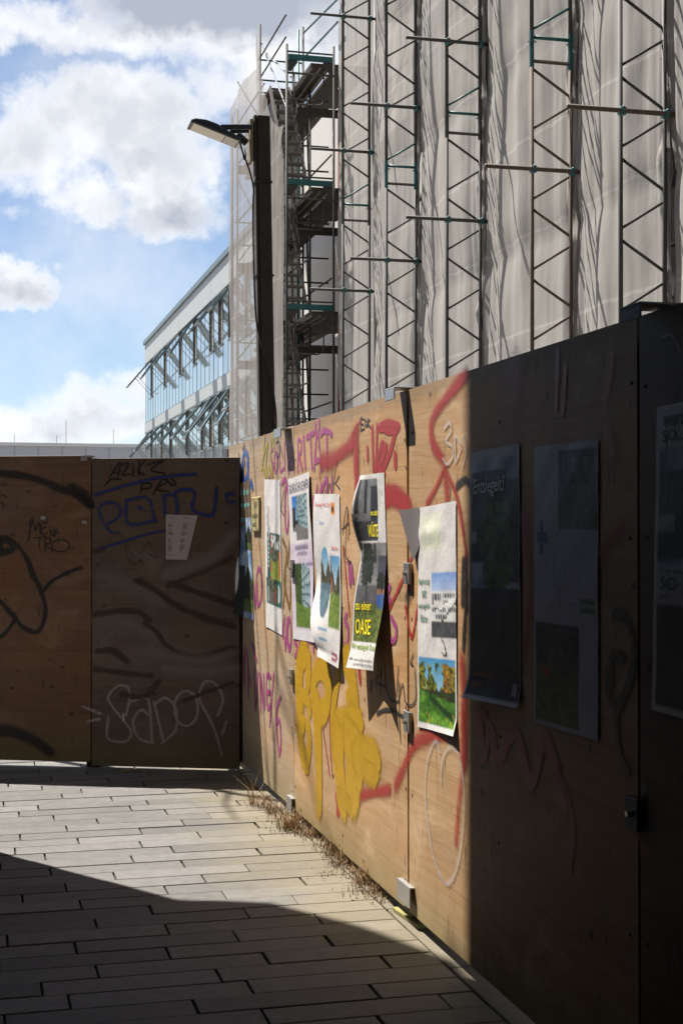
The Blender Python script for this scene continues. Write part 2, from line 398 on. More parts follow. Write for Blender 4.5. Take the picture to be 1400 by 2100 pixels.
def print_mat():
    m, t, b = mat('printed_paper'); ca = t.new('ShaderNodeAttribute', attribute_name='print')
    geo = t.new('ShaderNodeNewGeometry'); P = geo.outputs['Position']
    n = t.noise(P, 9, 5, .6); n2 = t.noise(P, 40, 3, .6)
    back = c4((.62, .58, .56))
    col = t.mix(geo.outputs['Backfacing'], ca.outputs['Color'], back)
    col = t.vmath('MULTIPLY', col, t.math('ADD', .86, t.math('MULTIPLY', n, .22)))
    t.link(col, b.inputs['Base Color']); b.inputs['Roughness'].default_value = .55; b.inputs['Specular IOR Level'].default_value = .3
    bump(t, b, t.math('ADD', n, t.math('MULTIPLY', n2, .15)), .22, .02); return m
M['print'] = print_mat()
_ink = {}
def ink(col):
    k = tuple(round(x, 3) for x in col)
    if k not in _ink:
        m, t, b = mat('printing_ink'); b.inputs['Base Color'].default_value = c4(col); b.inputs['Roughness'].default_value = .6
        _ink[k] = m
    return _ink[k]

def glass_mat():
    m, t, b = mat('window_glass'); co = t.new('ShaderNodeNewGeometry').outputs['Position']
    oi = t.new('ShaderNodeObjectInfo')
    col = t.mix(oi.outputs['Random'], c4((.42, .50, .52)), c4((.58, .66, .68)))
    t.link(col, b.inputs['Base Color']); b.inputs['Roughness'].default_value = .06; b.inputs['IOR'].default_value = 1.6; b.inputs['Metallic'].default_value = .8
    b.inputs['Specular IOR Level'].default_value = .8
    bump(t, b, t.noise(co, .9, 2, .5), .03, .05); return m
M['glass'] = glass_mat()
M['frame'] = simple('grey_window_frame', (.20, .22, .225), .4, .4)
M['sashframe'] = simple('dark_sash_frame', (.11, .145, .15), .35, .3)
M['blind'] = simple('pale_window_blind', (.20, .195, .18), .8)
M['fascia'] = simple('pale_metal_cladding', (.33, .35, .35), .5, .0, .8, .06)
M['fargrey'] = simple('grey_cladding', (.42, .43, .46), .6, 0, .4, .06)
M['grass'] = simple('dry_grass_blade', (.27, .165, .075), .7, 0, 30, .7)
M['green'] = simple('green_weed_leaf', (.055, .10, .02), .6, 0, 30, .4)
M['moss'] = simple('mossy_lath', (.22, .20, .07), .9, 0, 20, .5, 60, .5)
M['lens'] = simple('lamp_lens', (.55, .53, .48), .15, 0, 14, .25)
M['tin'] = simple('rusty_enamel', (.45, .38, .20), .45, .1, 18, .35)

# ---------------------------------------------------------------- ground
FX = on_z(840, 1870, .05).x          # face of the hoarding
PAVE_X1 = FX - .028
g = MB().add([(-400, -60, -.05), (400, -60, -.05), (400, 900, -.05), (-400, 900, -.05)], [(0, 1, 2, 3)])
tag(g.build('ground', M['earth']), kind='structure')
pv = MB().add([(-9, -9, -.018), (PAVE_X1+.1, -9, -.018), (PAVE_X1+.1, 16, -.018), (-9, 16, -.018)], [(0, 1, 2, 3)]).build('pavement', M['joint'])
tag(pv, kind='structure')
PIT = .1555; SL = .62
def stone_mesh(l, wd):
    j = .0034; return MB().box((j, j, -.03), (l-j*1.6, wd-j, 0)).mesh('paving_stone', M['stone'], bev=.0022)
cache = {}
stuff = []
row0 = -56
y_base = 4.2
count = 0
row_off = {}
for r in range(-84, 80):
    y = y_base + r*PIT
    rr = random.Random(r*13+5)
    off = (.31 if r % 2 else 0) + rr.uniform(-.13, .13)
    x = PAVE_X1
    first = True
    while x > -8.5:
        l = (SL - off % SL) if first else SL
        if first and l < .12: l += SL
        first = False
        xa = x - l
        if 2.9 < y < 10.6 and x > -.12 :
            key = round(l, 2)
            if key not in cache: cache[key] = stone_mesh(key, PIT)
            st = link('paving_stone', cache[key], pv, (x-key, y, rr.uniform(-.003, .002)))
            count += 1
        else:
            stuff.append((xa, x, y))
        x = xa
mb = MB(); tone = []
for xa, x, y in stuff:
    if y > 13.5 or y < -6 or xa < -6: continue
    mb.box((xa+.0035, y+.0035, -.03), (x-.0035, y+PIT-.0035, 0))
so_ = mb.build('distant_paving', M['stone'], pv); so_['kind'] = 'stuff'
# kerb strip and the concrete footing behind it
kerb = []
yy = 2.0
while yy < 11.5:
    L = random.uniform(.8, 1.15)
    z1 = random.uniform(-.003, .004)
    k = MB().box((0, .004, -.06), (.082, L-.004, 0)).build('kerb_stone', M['stone'], pv, (PAVE_X1+.004, yy, z1), bev=.004)
    yy += L
strip = MB().add([(PAVE_X1+.09, -9, -.012), (PAVE_X1+.75, -9, -.012), (PAVE_X1+.75, 16, -.012), (PAVE_X1+.09, 16, -.012)], [(0, 1, 2, 3)]).build('soil_strip', M['dirt'])
tag(strip, kind='structure')

# ---------------------------------------------------------------- right-hand hoarding
PF = Plane((FX, 10.2, 0), -math.pi/2)
TOPZ = on_x(828, 801, FX).z
ft = thing('hoarding_fence', 'long plywood hoarding covered in graffiti and posters along the right side of the paving', 'fence', PF.O, PF.ang)
def uz(px, py): return PF.at(px, py)
seams = [uz(469, 920)[0], uz(603, 1400)[0], uz(838, 1300)[0], uz(1310, 1300)[0]]
w_last = seams[3]-seams[2]
seams += [seams[3]+2.1, seams[3]+4.2, seams[3]+6.3, seams[3]+8.4]
TH = .027
for i in range(len(seams)-1):
    a = seams[i] + (.004 if i else 0); b_ = seams[i+1] - (.018 if i == 1 else .010 if i == 2 else .003)
    z0 = .05; z1 = TOPZ + random.uniform(-.004, .004)
    mb = MB()
    # slightly bowed board face
    nx, nz = 10, 6
    if i == 1: skew = .012
    else: skew = 0
    V = []; Fc = []
    for jz in range(nz+1):
        for jx in range(nx+1):
            fx, fz = jx/nx, jz/nz
            bow = 0
            ww = (b_-a) - skew*fz
            V.append((fx*ww, -bow, z0+(z1-z0)*fz))
    nv = len(V)
    V += [(x, TH, z) for x, y, z in V]
    for jz in range(nz):
        for jx in range(nx):
            q = jz*(nx+1)+jx
            Fc.append((q, q+1, q+nx+2, q+nx+1)); Fc.append((nv+q, nv+q+nx+1, nv+q+nx+2, nv+q+1))
    for jx in range(nx):
        q = jx; Fc.append((q, nv+q, nv+q+1, q+1)); q = nz*(nx+1)+jx; Fc.append((q, q+1, nv+q+1, nv+q))
    for jz in range(nz):
        q = jz*(nx+1); Fc.append((q, q+nx+1, nv+q+nx+1, nv+q)); q += nx; Fc.append((q, nv+q, nv+q+nx+1, q+nx+1))
    mb.add(V, Fc)
    p = mb.build('board_panel', M['ply_old'] if i == 0 else M['ply'] if i < 3 else M['ply_shade_dark'], ft, (a, 0, 0))
    if i == 0: p['label'] = 'greyed board panel at the far corner'
screw_me = MB().tube([(0, -.002, 0), (0, -.0004, 0)], .006, 6).mesh('screw_head', M['timber'])
for i in range(4):
    for du in (.045, (seams[i+1]-seams[i])*.5, seams[i+1]-seams[i]-.05):
        for z in (.16, .52, .88, 1.24, 1.60, 1.98):
            link('screw_head', screw_me, ft, (seams[i]+du+random.uniform(-.012, .012), 0, z+random.uniform(-.03, .03)))
# uprights behind the seams
for u in seams[1:]:
    MB().box((-.05, TH+.004, 0), (.05, TH+.10, TOPZ-.06)).build('post', M['timber'], ft, (u, 0, 0))
MB().box((seams[0], TH+.004, 1.85), (seams[-1], TH+.05, 1.95)).build('rail', M['timber'], ft)
def cap(px, py, L, drop=.045):
    u, z = uz(px, py)
    mb = MB(); dz = .006
    mb.box((-L/2, -.062, z-TOPZ), (L/2, .05, z-TOPZ+dz))
    mb.box((-L/2, -.062, z-TOPZ-drop), (L/2, -.057, z-TOPZ-.0005))
    mb.box((-L/2, .045, z-TOPZ-drop), (L/2, .05, z-TOPZ-.0005))
    c = mb.build('clamp_cap', M['galv_shade'] if px > 1200 else M['galv'], ft, (u, 0, TOPZ+.006), bev=.0015)
cap(590, 884, .19); cap(828, 802, .13); cap(1335, 636, .12, .035)
def bracket(px, py, w_, h):
    u, z = uz(px, py)
    mb = MB(); mb.box((-w_/2, -.016, -h/2), (w_/2, -.011, h/2)); mb.box((-w_/2, -.011, -h/2), (-w_/2+.005, -.0008, h/2)); mb.box((w_/2-.005, -.011, -h/2), (w_/2, -.0008, h/2))
    br = mb.build('bracket', M['galv_shade'] if px > 1200 else M['galv'], ft, (u, 0, z), bev=.001)
    MB().tube([(0, -.03, 0), (0, -.0162, 0)], .009, 6).build('bolt', M['brass'], br)
for args in [(601, 1388, .06, .085), (603, 1166, .06, .10), (840, 1176, .075, .085), (840, 1480, .075, .085), (1304, 1668, .07, .085)]: bracket(*args)
def footplate(px, py, w_, h):
    u, z = uz(px, py)
    MB().box((-w_, -.022, -h/2), (w_*.25, -.017, h/2)).box((-w_, -.017, h/2-.006), (w_*.25, -.0008, h/2)).build('foot_plate', M['galv'], ft, (u, 0, z), bev=.001)
footplate(603, 1650, .10, .075); footplate(845, 1838, .14, .085)
# a black bitumen-coated end post at the corner
MB().box((-.10, -.006, 0), (-.004, .06, TOPZ-.015)).build('corner_post', M['timber'], ft, (seams[0], 0, 0))

# ---------------------------------------------------------------- gate leaf on the left
gr_ = on_z(486, 1580, .005); gl_ = on_z(0, 1555, .045)
gdir = (gr_-gl_); gdir.z = 0; glen = gdir.length; gdir.normalize()
PG = Plane((gl_.x, gl_.y, 0), math.atan2(gdir.y, gdir.x))
gt = thing('gate_fence', 'knotty plywood hoarding gate in shade closing off the far end of the paving', 'fence', PG.O, PG.ang)
s_u = PG.at(187, 1300)[0]; r_u = PG.at(487, 1300)[0]+.012
zl = PG.at(60, 935)[1]; zr = PG.at(340, 939)[1]
def gate_panel(a, b_, z0, z1, m, v=0):
    mb = MB().box((0, 0, z0), (b_-a, .027, z1)); return mb.build('board_panel', m, gt, (a, v, 0), bev=.0015)
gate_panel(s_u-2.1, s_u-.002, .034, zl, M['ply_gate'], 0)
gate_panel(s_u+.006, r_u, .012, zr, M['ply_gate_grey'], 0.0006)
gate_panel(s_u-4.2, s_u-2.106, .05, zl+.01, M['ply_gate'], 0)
MB().box((s_u-.04, .03, 0), (s_u+.05, .1, zl-.05)).build('post', M['timber'], gt)
MB().box((r_u-.10, .03, .03), (r_u-.012, .09, zr-.03)).build('post', M['timber'], gt)
MB().box((s_u-4.2, .032, 1.75), (r_u-.11, .075, 1.85)).build('rail', M['timber'], gt)
u, z = PG.at(182, 938)
MB().box((-.05, -.012, -.006), (.04, .03, .004)).box((-.05, -.012, -.03), (-.005, -.008, -.006)).build('clamp_cap', M['galv'], gt, (u, 0, z+.006))
for px, py in [(230, 1041), (313, 1041), (478, 1053), (469, 1274), (478, 953)]:
    u, z = PG.at(px, py)
    MB().tube([(0, -.006, 0), (0, -.0005, 0)], .0055, 6).build('screw_head', M['alu'], gt, (u, 0, z))

# ---------------------------------------------------------------- graffiti: paint ribbons lying on the boards
def catmull(P, step=.012):
    P = [Vector(p) for p in P]
    if len(P) == 2:
        n = max(2, int((P[1]-P[0]).length/step)); return [P[0].lerp(P[1], i/n) for i in range(n+1)]
    Q = [P[0]*2-P[1]] + P + [P[-1]*2-P[-2]]; o = []
    for i in range(1, len(Q)-2):
        n = max(2, int((Q[i+1]-Q[i]).length/step))
        for k in range(n):
            s = k/n; a, b, c, d = Q[i-1], Q[i], Q[i+1], Q[i+2]
            o.append(.5*((2*b)+(c-a)*s+(2*a-5*b+4*c-d)*s*s+(3*b-a-3*c+d)*s**3))
    o.append(P[-1]); return o
_lay = [0]
def graffiti(plane, parent, strokes, label=None):
    """strokes: (points, width_m, colour, soft, opacity); points are read off the photo, then placed on the board"""
    root = bpy.data.objects.new('graffiti', None); C.objects.link(root); root.parent = parent
    if label: root['label'] = label
    for pts, wd, colr, soft, op in strokes:
        if colr is REDP: wd *= .82
        V = []; Fc = []; ed = []
        P = catmull([Vector((*plane.at(*p), 0)) for p in pts], max(.008, wd*.25))
        _lay[0] += 1
        off = .0016 + (_lay[0] % 60)*.00003
        d0 = (P[0]-P[1]).normalized(); d1 = (P[-1]-P[-2]).normalized()
        P2 = [P[0]+d0*wd*.5] + P + [P[-1]+d1*wd*.5]
        m = len(P2)
        for i, p in enumerate(P2):
            a = P2[max(0, i-1)]; b = P2[min(m-1, i+1)]; d = (b-a).normalized(); nn = Vector((-d.y, d.x, 0))
            end = i in (0, m-1)
            ww = wd/2*(1 + .12*math.sin(i*.37+wd*900))
            for k in (-1, -.5, 0, .5, 1):
                q = p + nn*ww*k*(.6 if end else 1)
                V.append((q.x, -off - i*1e-6, q.y)); ed.append(0 if end else 1-abs(k))
        for i in range(m-1):
            for k in range(4):
                q = i*5+k; Fc.append((q, q+1, q+6, q+5))
        me = bpy.data.meshes.new('paint_stroke'); me.from_pydata(V, [], Fc); me.materials.append(M['paint'])
        n = len(V)
        for nm, vals in (('edge', ed), ('soft', [soft]*n), ('opac', [op]*n)):
            at = me.attributes.new(nm, 'FLOAT', 'POINT'); at.data.foreach_set('value', vals)
        at = me.attributes.new('paint', 'FLOAT_COLOR', 'POINT'); at.data.foreach_set('color', [*colr, 1]*n)
        link('paint_stroke', me, root)
    return root
def T2(L): return [(460+x/3.5, 820+y/3.5) for x, y in L]
def T3(L): return [(460+x/2.8, 1320+y/2.8) for x, y in L]
def T1(L): return [(x/2.8, 860+y/2.8) for x, y in L]
def T4(L): return [(820+x/2.188, 600+y/2.188) for x, y in L]
def ell(cx, cy, rx, ry, a0=0, a1=360, n=14):
    return [(cx+rx*math.cos(R(a0+(a1-a0)*i/n)), cy+ry*math.sin(R(a0+(a1-a0)*i/n))) for i in range(n+1)]
PINK = (.33, .055, .19); REDP = (.34, .022, .02); YEL = (.44, .25, .004); BLK = (.02, .018, .018); OLV = (.30, .25, .03)
BLU = (.03, .09, .32); WHT = (.50, .47, .45); BRN = (.20, .10, .02)
# pink slogan along the top
L = []
sl = [[(357,350),(335,375),(332,430),(352,455),(350,520),(326,556)], ell(372,450,11,72), [(397,325),(402,505),(428,490)], [(432,300),(436,500)],
      [(452,300),(462,525)], [(450,302),(472,330),(476,440),(462,525)], [(466,510),(484,345),(503,515)], [(474,450),(500,440)],
      [(528,515),(530,278)], [(530,280),(552,300),(550,375),(533,392)], [(533,392),(560,500)], [(570,262),(582,492)], [(592,268),(646,235)], [(618,250),(630,490)],
      [(645,498),(668,235),(700,505)], [(652,440),(694,428)], [(655,175),(656,225)], [(680,145),(681,205)], [(692,250),(712,222),(745,222),(772,250)], [(735,228),(740,488)]]
for i, s in enumerate(sl): L.append((T2(s), .030 if i < 10 else .042, PINK, .5, .9))
graffiti(PF, ft, L, 'pink slogan sprayed along the top of the boards')
L = []
for s in [ell(450,780,14,165), [(415,600),(440,570),(452,640)], ell(250,1340,20,130), [(215,1350),(222,1490),(235,1330),(240,1480)], [(432,1560),(424,1700)], [(452,1570),(440,1790)], ell(468,1680,14,110),
          [(520,1660),(505,1720),(525,1780),(510,1840)], [(545,1650),(540,1780)], [(575,1690),(560,1790)], [(575,1640),(595,1680),(600,1800)], [(620,1610),(600,1690),(625,1730),(640,1640),(642,1800)],
          [(690,1590),(672,1600),(678,1780),(712,1765)], [(680,1690),(705,1685)], [(720,1600),(735,1780),(745,1620)], [(880,1540),(865,1580),(890,1640),(885,1740),(862,1760)], [(1200,1560),(1235,1640),(1225,1720),(1195,1730)], [(1190,1340),(1170,1400),(1190,1440)],
          [(893,1170),(905,1320),(915,1190),(925,1300)], [(668,620),(662,680)], [(700,610),(690,680),(735,560),(740,660)], [(775,560),(770,650)], [(640,700),(652,900)]]:
    L.append((T2(s), .040, PINK, .35, .85))
for s in [[(115,230),(120,20)], [(130,40),(150,240)], [(172,150),(180,380),(195,160)], [(205,180),(212,385)], [(212,190),(230,370),(228,180)], [(268,190),(245,190),(248,360),(272,350)], [(248,280),(266,276)], [(285,170),(262,470)],
          [(325,305),(305,360),(300,470),(315,630),(326,560),(318,440),(302,450)], [(160,0),(190,100)], [(350,5),(352,-30),(372,8)], [(110,80),(115,240)], [(135,100),(140,300)]]:
    L.append((T3(s), .040, PINK, .35, .85))
graffiti(PF, ft, L, 'smaller pink letters sprayed down the boards')
# red spray
L = [(T2([(700,440),(760,440),(850,375),(905,320),(955,230)]), .17, REDP, .95, .85), (T2([(905,335),(945,290),(948,420),(955,640)]), .17, REDP, .85, .9),
     (T2([(690,450),(688,560)]), .09, REDP, .9, .55), (T2([(915,260),(985,130)]), .05, REDP, .95, .7)]
for s, wd in [([(1062,195),(1070,500)], .05), ([(1097,195),(1088,500)], .055), ([(1085,520),(1125,330),(1145,340),(1120,470),(1165,330)], .055), ([(1115,200),(1190,180),(1250,195)], .075), ([(1240,190),(1190,370),(1130,530)], .065), ([(1150,215),(1235,235)], .05), ([(1226,395),(1228,470)], .07), ([(1028,345),(1030,430)], .05), ([(1100,470),(1150,525)], .06)]:
    L.append((T2(s), wd, REDP, .4, .95))
L += [(T2([(1160,690),(1230,690),(1285,735),(1325,800)]), .20, REDP, .7, .92), (T2([(1370,1060),(1290,1270),(1175,1520)]), .035, REDP, .4, .9), (T2([(1300,1480),(1345,1700),(1392,1470)]), .035, REDP, .45, .9), (T2([(855,1050),(880,1330),(900,1550)]), .035, REDP, .5, .8), (T2([(830,1150),(780,1180)]), .03, REDP, .6, .6)]
L += [(T3([(650,965),(720,915),(800,865),(950,838)]), .11, REDP, .9, .85), (T3([(985,815),(1040,690),(1080,600),(1130,550),(1290,515)]), .13, REDP, .95, .75), (T3([(550,330),(575,540),(606,755)]), .022, REDP, .4, .9), (T3([(600,200),(608,560),(622,770)]), .022, REDP, .4, .9), (T3([(655,390),(672,470)]), .04, REDP, .5, .8), (T3([(775,150),(780,215)]), .08, REDP, .6, .9), (T3([(640,860),(652,975)]), .035, REDP, .5, .8), (T3([(430,100),(440,300)]), .03, REDP, .6, .7)]
L += [(T4([(300,360),(180,510),(142,590),(150,680),(190,745)]), .11, REDP, .85, .8), (T4([(205,780),(160,880),(120,950)]), .07, REDP, .9, .75), (T4([(200,780),(215,930)]), .13, REDP, .95, .7), (T4([(200,790),(260,930),(300,1180)]), .07, REDP, .9, .7), (T4([(280,1660),(292,1850),(285,2100)]), .16, REDP, .95, .75),
      (T4([(360,1890),(375,2090),(410,1960),(430,2100)]), .07, (.42,.04,.055), .5, .85), (T4([(450,2090),(520,1975),(590,2200),(655,2010),(740,2300)]), .08, (.42,.04,.055), .55, .8), (T4([(365,1890),(385,1900)]), .05, (.42,.04,.055), .6, .8),
      (T4([(520,300),(510,480)]), .3, REDP, .95, .55), (T4([(710,260),(700,520)]), .04, (.45,.10,.10), .6, .75), (T4([(745,330),(730,540)]), .04, (.45,.10,.10), .6, .7), (T4([(950,300),(930,440)]), .08, (.42,.08,.07), .8, .65), (T4([(560,1000),(590,1300),(560,1600)]), .12, REDP, .9, .6), (T4([(930,600),(960,680),(950,800)]), .1, REDP, .9, .5), (T4([(1000,1050),(900,1180)]), .1, REDP, .9, .5), (T4([(1030,2350),(1100,2500)]), .08, REDP, .9, .5), (T4([(740,2200),(780,2400),(760,2600)]), .06, REDP, .8, .6), (T4([(700,2160),(745,2230)]), .06, REDP, .8, .6)]
L += [(T3([(1370,380),(1385,640),(1360,800),(1330,1140)]), .10, REDP, .95, .6)]
graffiti(PF, ft, L, 'red spray paint sweeping across the boards')
# yellow piece
L = []
for s, wd, op in [([(465,50),(440,100),(430,250),(440,330)], .16, .95), ([(440,80),(485,90),(480,220)], .14, .95), ([(430,280),(480,320),(490,380)], .10, .95), ([(430,330),(440,560),(470,700)], .12, .95), (ell(465,560,26,110,-60,250), .10, .95),
                  (ell(556,270,44,130), .13, .97), ([(535,330),(545,560),(545,760),(542,930)], .14, .95), ([(520,380),(540,700)], .1, .95),
                  ([(655,170),(625,420),(635,640)], .10, .95), ([(700,80),(735,200),(765,480)], .15, .97), ([(640,500),(770,480)], .2, .97), ([(655,560),(660,700),(680,900)], .22, .97), ([(720,540),(745,700),(735,860)], .24, .97), ([(760,560),(770,760)], .16, .97), ([(770,640),(865,690)], .20, .95), ([(795,590),(865,640)], .1, .95), ([(800,720),(862,750)], .08, .9), ([(660,870),(720,930)], .10, .8), ([(710,300),(750,400)], .08, .95), ([(460,680),(480,710)], .08, .8)]:
    L.append((T3(s), wd*1.22, YEL, .35, op))
graffiti(PF, ft, L, 'broad yellow painted letters low on the boards')
# thin black, olive, blue, white tags
L = []
for s in [[(980,130),(978,220)], [(980,130),(1000,140)], [(980,172),(998,176)], [(980,220),(1005,205)], [(1008,135),(1012,190),(1028,165),(1006,138)], [(1030,130),(1034,195),(1028,165),(1046,140)], [(1030,165),(1052,202)],
          [(722,665),(735,640),(742,665)], [(750,665),(755,600),(765,660)], [(770,580),(778,500)], [(785,660),(790,560),(812,420)], [(795,600),(825,545)], [(800,600),(830,640)], [(805,470),(815,430)],
          [(850,960),(870,800),(885,780),(900,960)], [(855,920),(895,890),(890,1000)], [(885,800),(870,1100),(912,1165),(880,1165)], [(410,780),(420,700),(440,620)], [(410,790),(430,830)], [(370,310),(395,300),(400,380),(380,420)], [(405,330),(425,420)], [(1300,480),(1312,500)], [(1120,1960),(1090,2020),(1160,2060)]]:
    L.append((T2(s), .012, BLK, .5, .9))
L += [(T2([(1050,2090),(1060,2020)]), .02, BLK, .5, .9)]
for s in [[(878,400),(920,380),(970,385),(1030,420)]]: L.append((T3(s), .022, BLK, .4, .95))
for s in [[(920,120),(930,250),(960,325),(1005,330)], [(990,300),(1000,130)], [(1005,220),(1005,420),(1012,560)], [(1000,330),(1025,230),(1040,330),(1070,355),(1100,310),(1095,150)], [(1085,60),(1070,110),(1085,120)], [(895,290),(900,150)]]: L.append((T3(s), .013, BLK, .5, .9))
graffiti(PF, ft, L, 'thin black marker tags')
L = []
for s in [[(290,260),(280,420),(270,500)], [(280,410),(312,310),(300,470),(318,560)], [(345,250),(335,400),(350,540)], [(350,240),(362,380)], [(275,480),(300,560)], [(320,480),(345,560)]]: L.append((T2(s), .035, OLV, .4, .9))
for s in [[(420,1000),(450,1100),(430,1300),(470,1500)], [(470,1020),(455,1180)], [(440,1250),(425,1480)], [(480,1180),(470,1480),(430,1300)]]: L.append((T2(s), .05, BRN, .7, .8))
graffiti(PF, ft, L, 'olive and brown scribbles')
L = [(T2([(140,560),(130,440),(150,375),(172,420),(168,540),(140,590),(118,580)]), .07, BLU, .6, .9), (T2([(165,450),(180,590)]), .05, BLU, .5, .8), (T2([(192,590),(205,630)]), .08, BLU, .5, .8), (T2([(150,440),(140,480)]), .04, BLU, .6, .8), (T2([(105,380),(115,430)]), .03, BLK, .5, .6), (T2([(130,350),(150,330),(140,450)]), .04, (.12,.1,.09), .7, .6)]
graffiti(PF, ft, L, 'blue loop sprayed near the far corner')
L = []
for s in [[(1240,625),(1222,565),(1195,590),(1165,700),(1155,860),(1175,1050),(1205,1230),(1260,1360),(1300,1370),(1345,1260),(1375,1050),(1380,850),(1355,670),(1315,600),(1275,620),(1250,700),(1246,800)]]: L.append((T3(s), .034, WHT, .9, .46))
for s in [[(200,610),(225,585),(232,620),(208,665),(235,690),(240,730),(215,770),(195,745)], [(248,640),(250,760)], [(250,640),(275,690),(252,760)], [(283,640),(300,700),(280,790)]]: L.append((T4(s), .020, (.52,.48,.46), .7, .6))
for s in [[(440,820),(446,1060)], [(1180,200),(1220,190),(1260,260)]]: L.append((T4(s), .01, WHT, .6, .35))
L.append(([(1003, 1690), (1005, 1775)], .008, WHT, .5, .7))
graffiti(PF, ft, L, 'pale chalky loops')
L = []
for s in [[(960,1450),(985,1440),(1030,1490),(1050,1650),(1010,1800),(960,1850),(935,1800),(930,1700)], [(1000,1640),(950,1640),(950,1760)], [(1000,1830),(970,1900),(985,2060),(1020,2150)], [(1100,2230),(1090,2320),(1130,2400)], [(255,870),(290,840),(315,860)], [(285,1200),(280,1400),(300,1300),(285,1600)], [(295,1190),(300,1420)]]: L.append((T4(s), .05, BLK, .7, .85))
L += [(T4([(30,1360),(45,1370)]), .1, BLK, .95, .6)]
graffiti(PF, ft, L, 'dark sprayed loops in the shade')

# gate graffiti
L = []
for s, wd, sft in [([(-60,305),(30,312),(120,322),(240,352),(340,395),(430,430),(520,500)], .075, .9), ([(410,385),(480,430),(525,500)], .09, .9), ([(-60,800),(0,770),(20,700),(90,715),(150,790),(195,890),(235,985),(262,1080),(245,1180),(205,1222),(130,1190),(70,1120),(0,1040)], .042, .6), ([(-40,700),(40,690),(80,740),(0,770)], .07, .7), ([(235,1005),(300,930),(380,885),(468,850)], .032, .5), ([(95,1140),(55,1200),(10,1245),(-40,1250)], .036, .5), ([(-30,1790),(40,1785),(120,1810),(210,1850),(290,1910)], .12, .95), ([(175,860),(195,910)], .06, .8)]:
    L.append((T1(s), wd, BLK, sft, .95))
for s in [[(165,700),(185,570),(205,640),(225,590),(234,660)], [(275,592),(240,605),(247,662),(277,650)], [(243,628),(270,618)], [(288,642),(345,652)], [(310,622),(322,672)], [(330,628),(302,668)], [(198,682),(268,672)], [(232,680),(226,740)], [(262,752),(262,685),(292,690),(290,712),(265,718),(304,756)], ell(350,725,50,35,-160,215), [(402,730),(406,742)], [(420,730),(424,742)], [(12,375),(45,372)], [(10,430),(40,448)], [(8,480),(38,498)]]:
    L.append((T1(s), .010, BLK, .4, .95))
graffiti(PG, gt, L, 'black sprayed loops and a marker tag reading METRO on the left board')
L = []
for s in [[(630,335),(690,250),(680,325)], [(645,310),(690,300)], [(700,260),(740,255),(705,320),(745,315)], [(765,255),(765,325)], [(800,235),(800,320)], [(835,235),(795,290),(830,320)], [(850,260),(940,235),(870,290),(945,310)], [(605,378),(640,345),(695,345)], [(808,420),(820,370),(870,370),(860,395),(815,400)], [(880,430),(930,350),(960,360),(900,400),(970,415)], [(940,320),(985,375),(1010,370),(985,340)]]:
    L.append((T1(s), .018, (.015,.013,.013), .5, .85))
BLUD = (.02, .035, .16)
for s, wd in [([(545,435),(640,405),(800,360),(960,328),(1125,314)], .028), ([(545,750),(700,705),(830,665),(960,635)], .022), ([(590,585),(570,520),(600,485),(660,480),(695,530),(660,580),(610,605),(640,650),(680,648)], .022), ([(725,460),(740,600),(900,580)], .026), ([(725,465),(850,455),(890,590)], .026), ([(945,440),(955,555),(1020,530),(1010,420),(1090,405),(1120,430),(1105,510),(1160,545),(1225,540),(1245,395)], .03), ([(930,440),(1000,430)], .026), ([(1345,430),(1305,430),(1305,470),(1350,475)], .028), ([(800,505),(812,515)], .03)]:
    L.append((T1(s), wd, BLUD, .45, .9))
BRD = (.05, .035, .027)
for s, wd in [([(780,925),(880,970),(1000,1060),(1150,1130),(1340,1190)], .055), ([(970,935),(1150,1000),(1340,1065)], .055), ([(965,955),(1100,900),(1230,840),(1330,795)], .05), ([(830,1170),(900,1220),(950,1290),(1040,1345),(1150,1362),(1340,1305)], .045), ([(545,1120),(700,1100),(800,1110),(860,1160)], .05), ([(560,1330),(650,1330),(730,1390)], .06), ([(545,1435),(700,1455),(870,1475)], .05), ([(700,1580),(830,1590),(915,1500)], .05), ([(1050,1620),(1200,1560),(1340,1510)], .035), ([(540,760),(600,745)], .04)]:
    L.append((T1(s), wd, BRD, .7, .85))
GRY = (.24, .215, .19)
for s, wd, op in [([(960,890),(1080,850),(1220,790),(1345,660)], .16, .6), ([(860,1330),(1000,1370),(1200,1380),(1345,1340)], .13, .55), ([(560,1150),(720,1160),(900,1250)], .24, .5), ([(600,900),(760,960),(900,1040)], .24, .45), ([(950,1430),(1150,1450),(1340,1430)], .16, .6), ([(545,1600),(800,1500)], .08, .2)]:
    L.append((T1(s), wd, GRY, .95, op))
for s in [[(725,1700),(745,1600),(735,1540),(680,1530),(625,1590),(640,1640),(720,1740),(755,1800),(720,1850),(630,1840),(615,1790),(625,1710)], [(755,1620),(830,1600),(860,1640),(875,1860)], [(860,1700),(810,1670),(765,1740),(800,1830),(880,1860)], [(885,1620),(940,1850)], [(885,1640),(950,1600),(1010,1660),(1010,1780),(930,1860)], ell(1070,1660,68,100), [(1180,1680),(1145,1590),(1175,1510),(1240,1520),(1280,1610),(1250,1700)], [(1180,1670),(1235,1790),(1275,1930)], [(1300,1735),(1275,1810)], [(480,1650),(580,1690)], [(505,1735),(575,1720)]]:
    L.append((T1(s), .026, (.40, .37, .37), .6, .62))
L.append((T1([(710,1690),(712,1730)]), .02, (.55,.5,.5), .6, .8))
for s in [[(720,720),(730,790),(770,840),(815,790)], [(680,650),(730,720),(780,790),(850,710),(880,740)], [(850,770),(905,795),(890,760)]]: L.append((T1(s), .008, BLK, .6, .6))
graffiti(PG, gt, L, 'blue, grey and white graffiti layered on the right board')
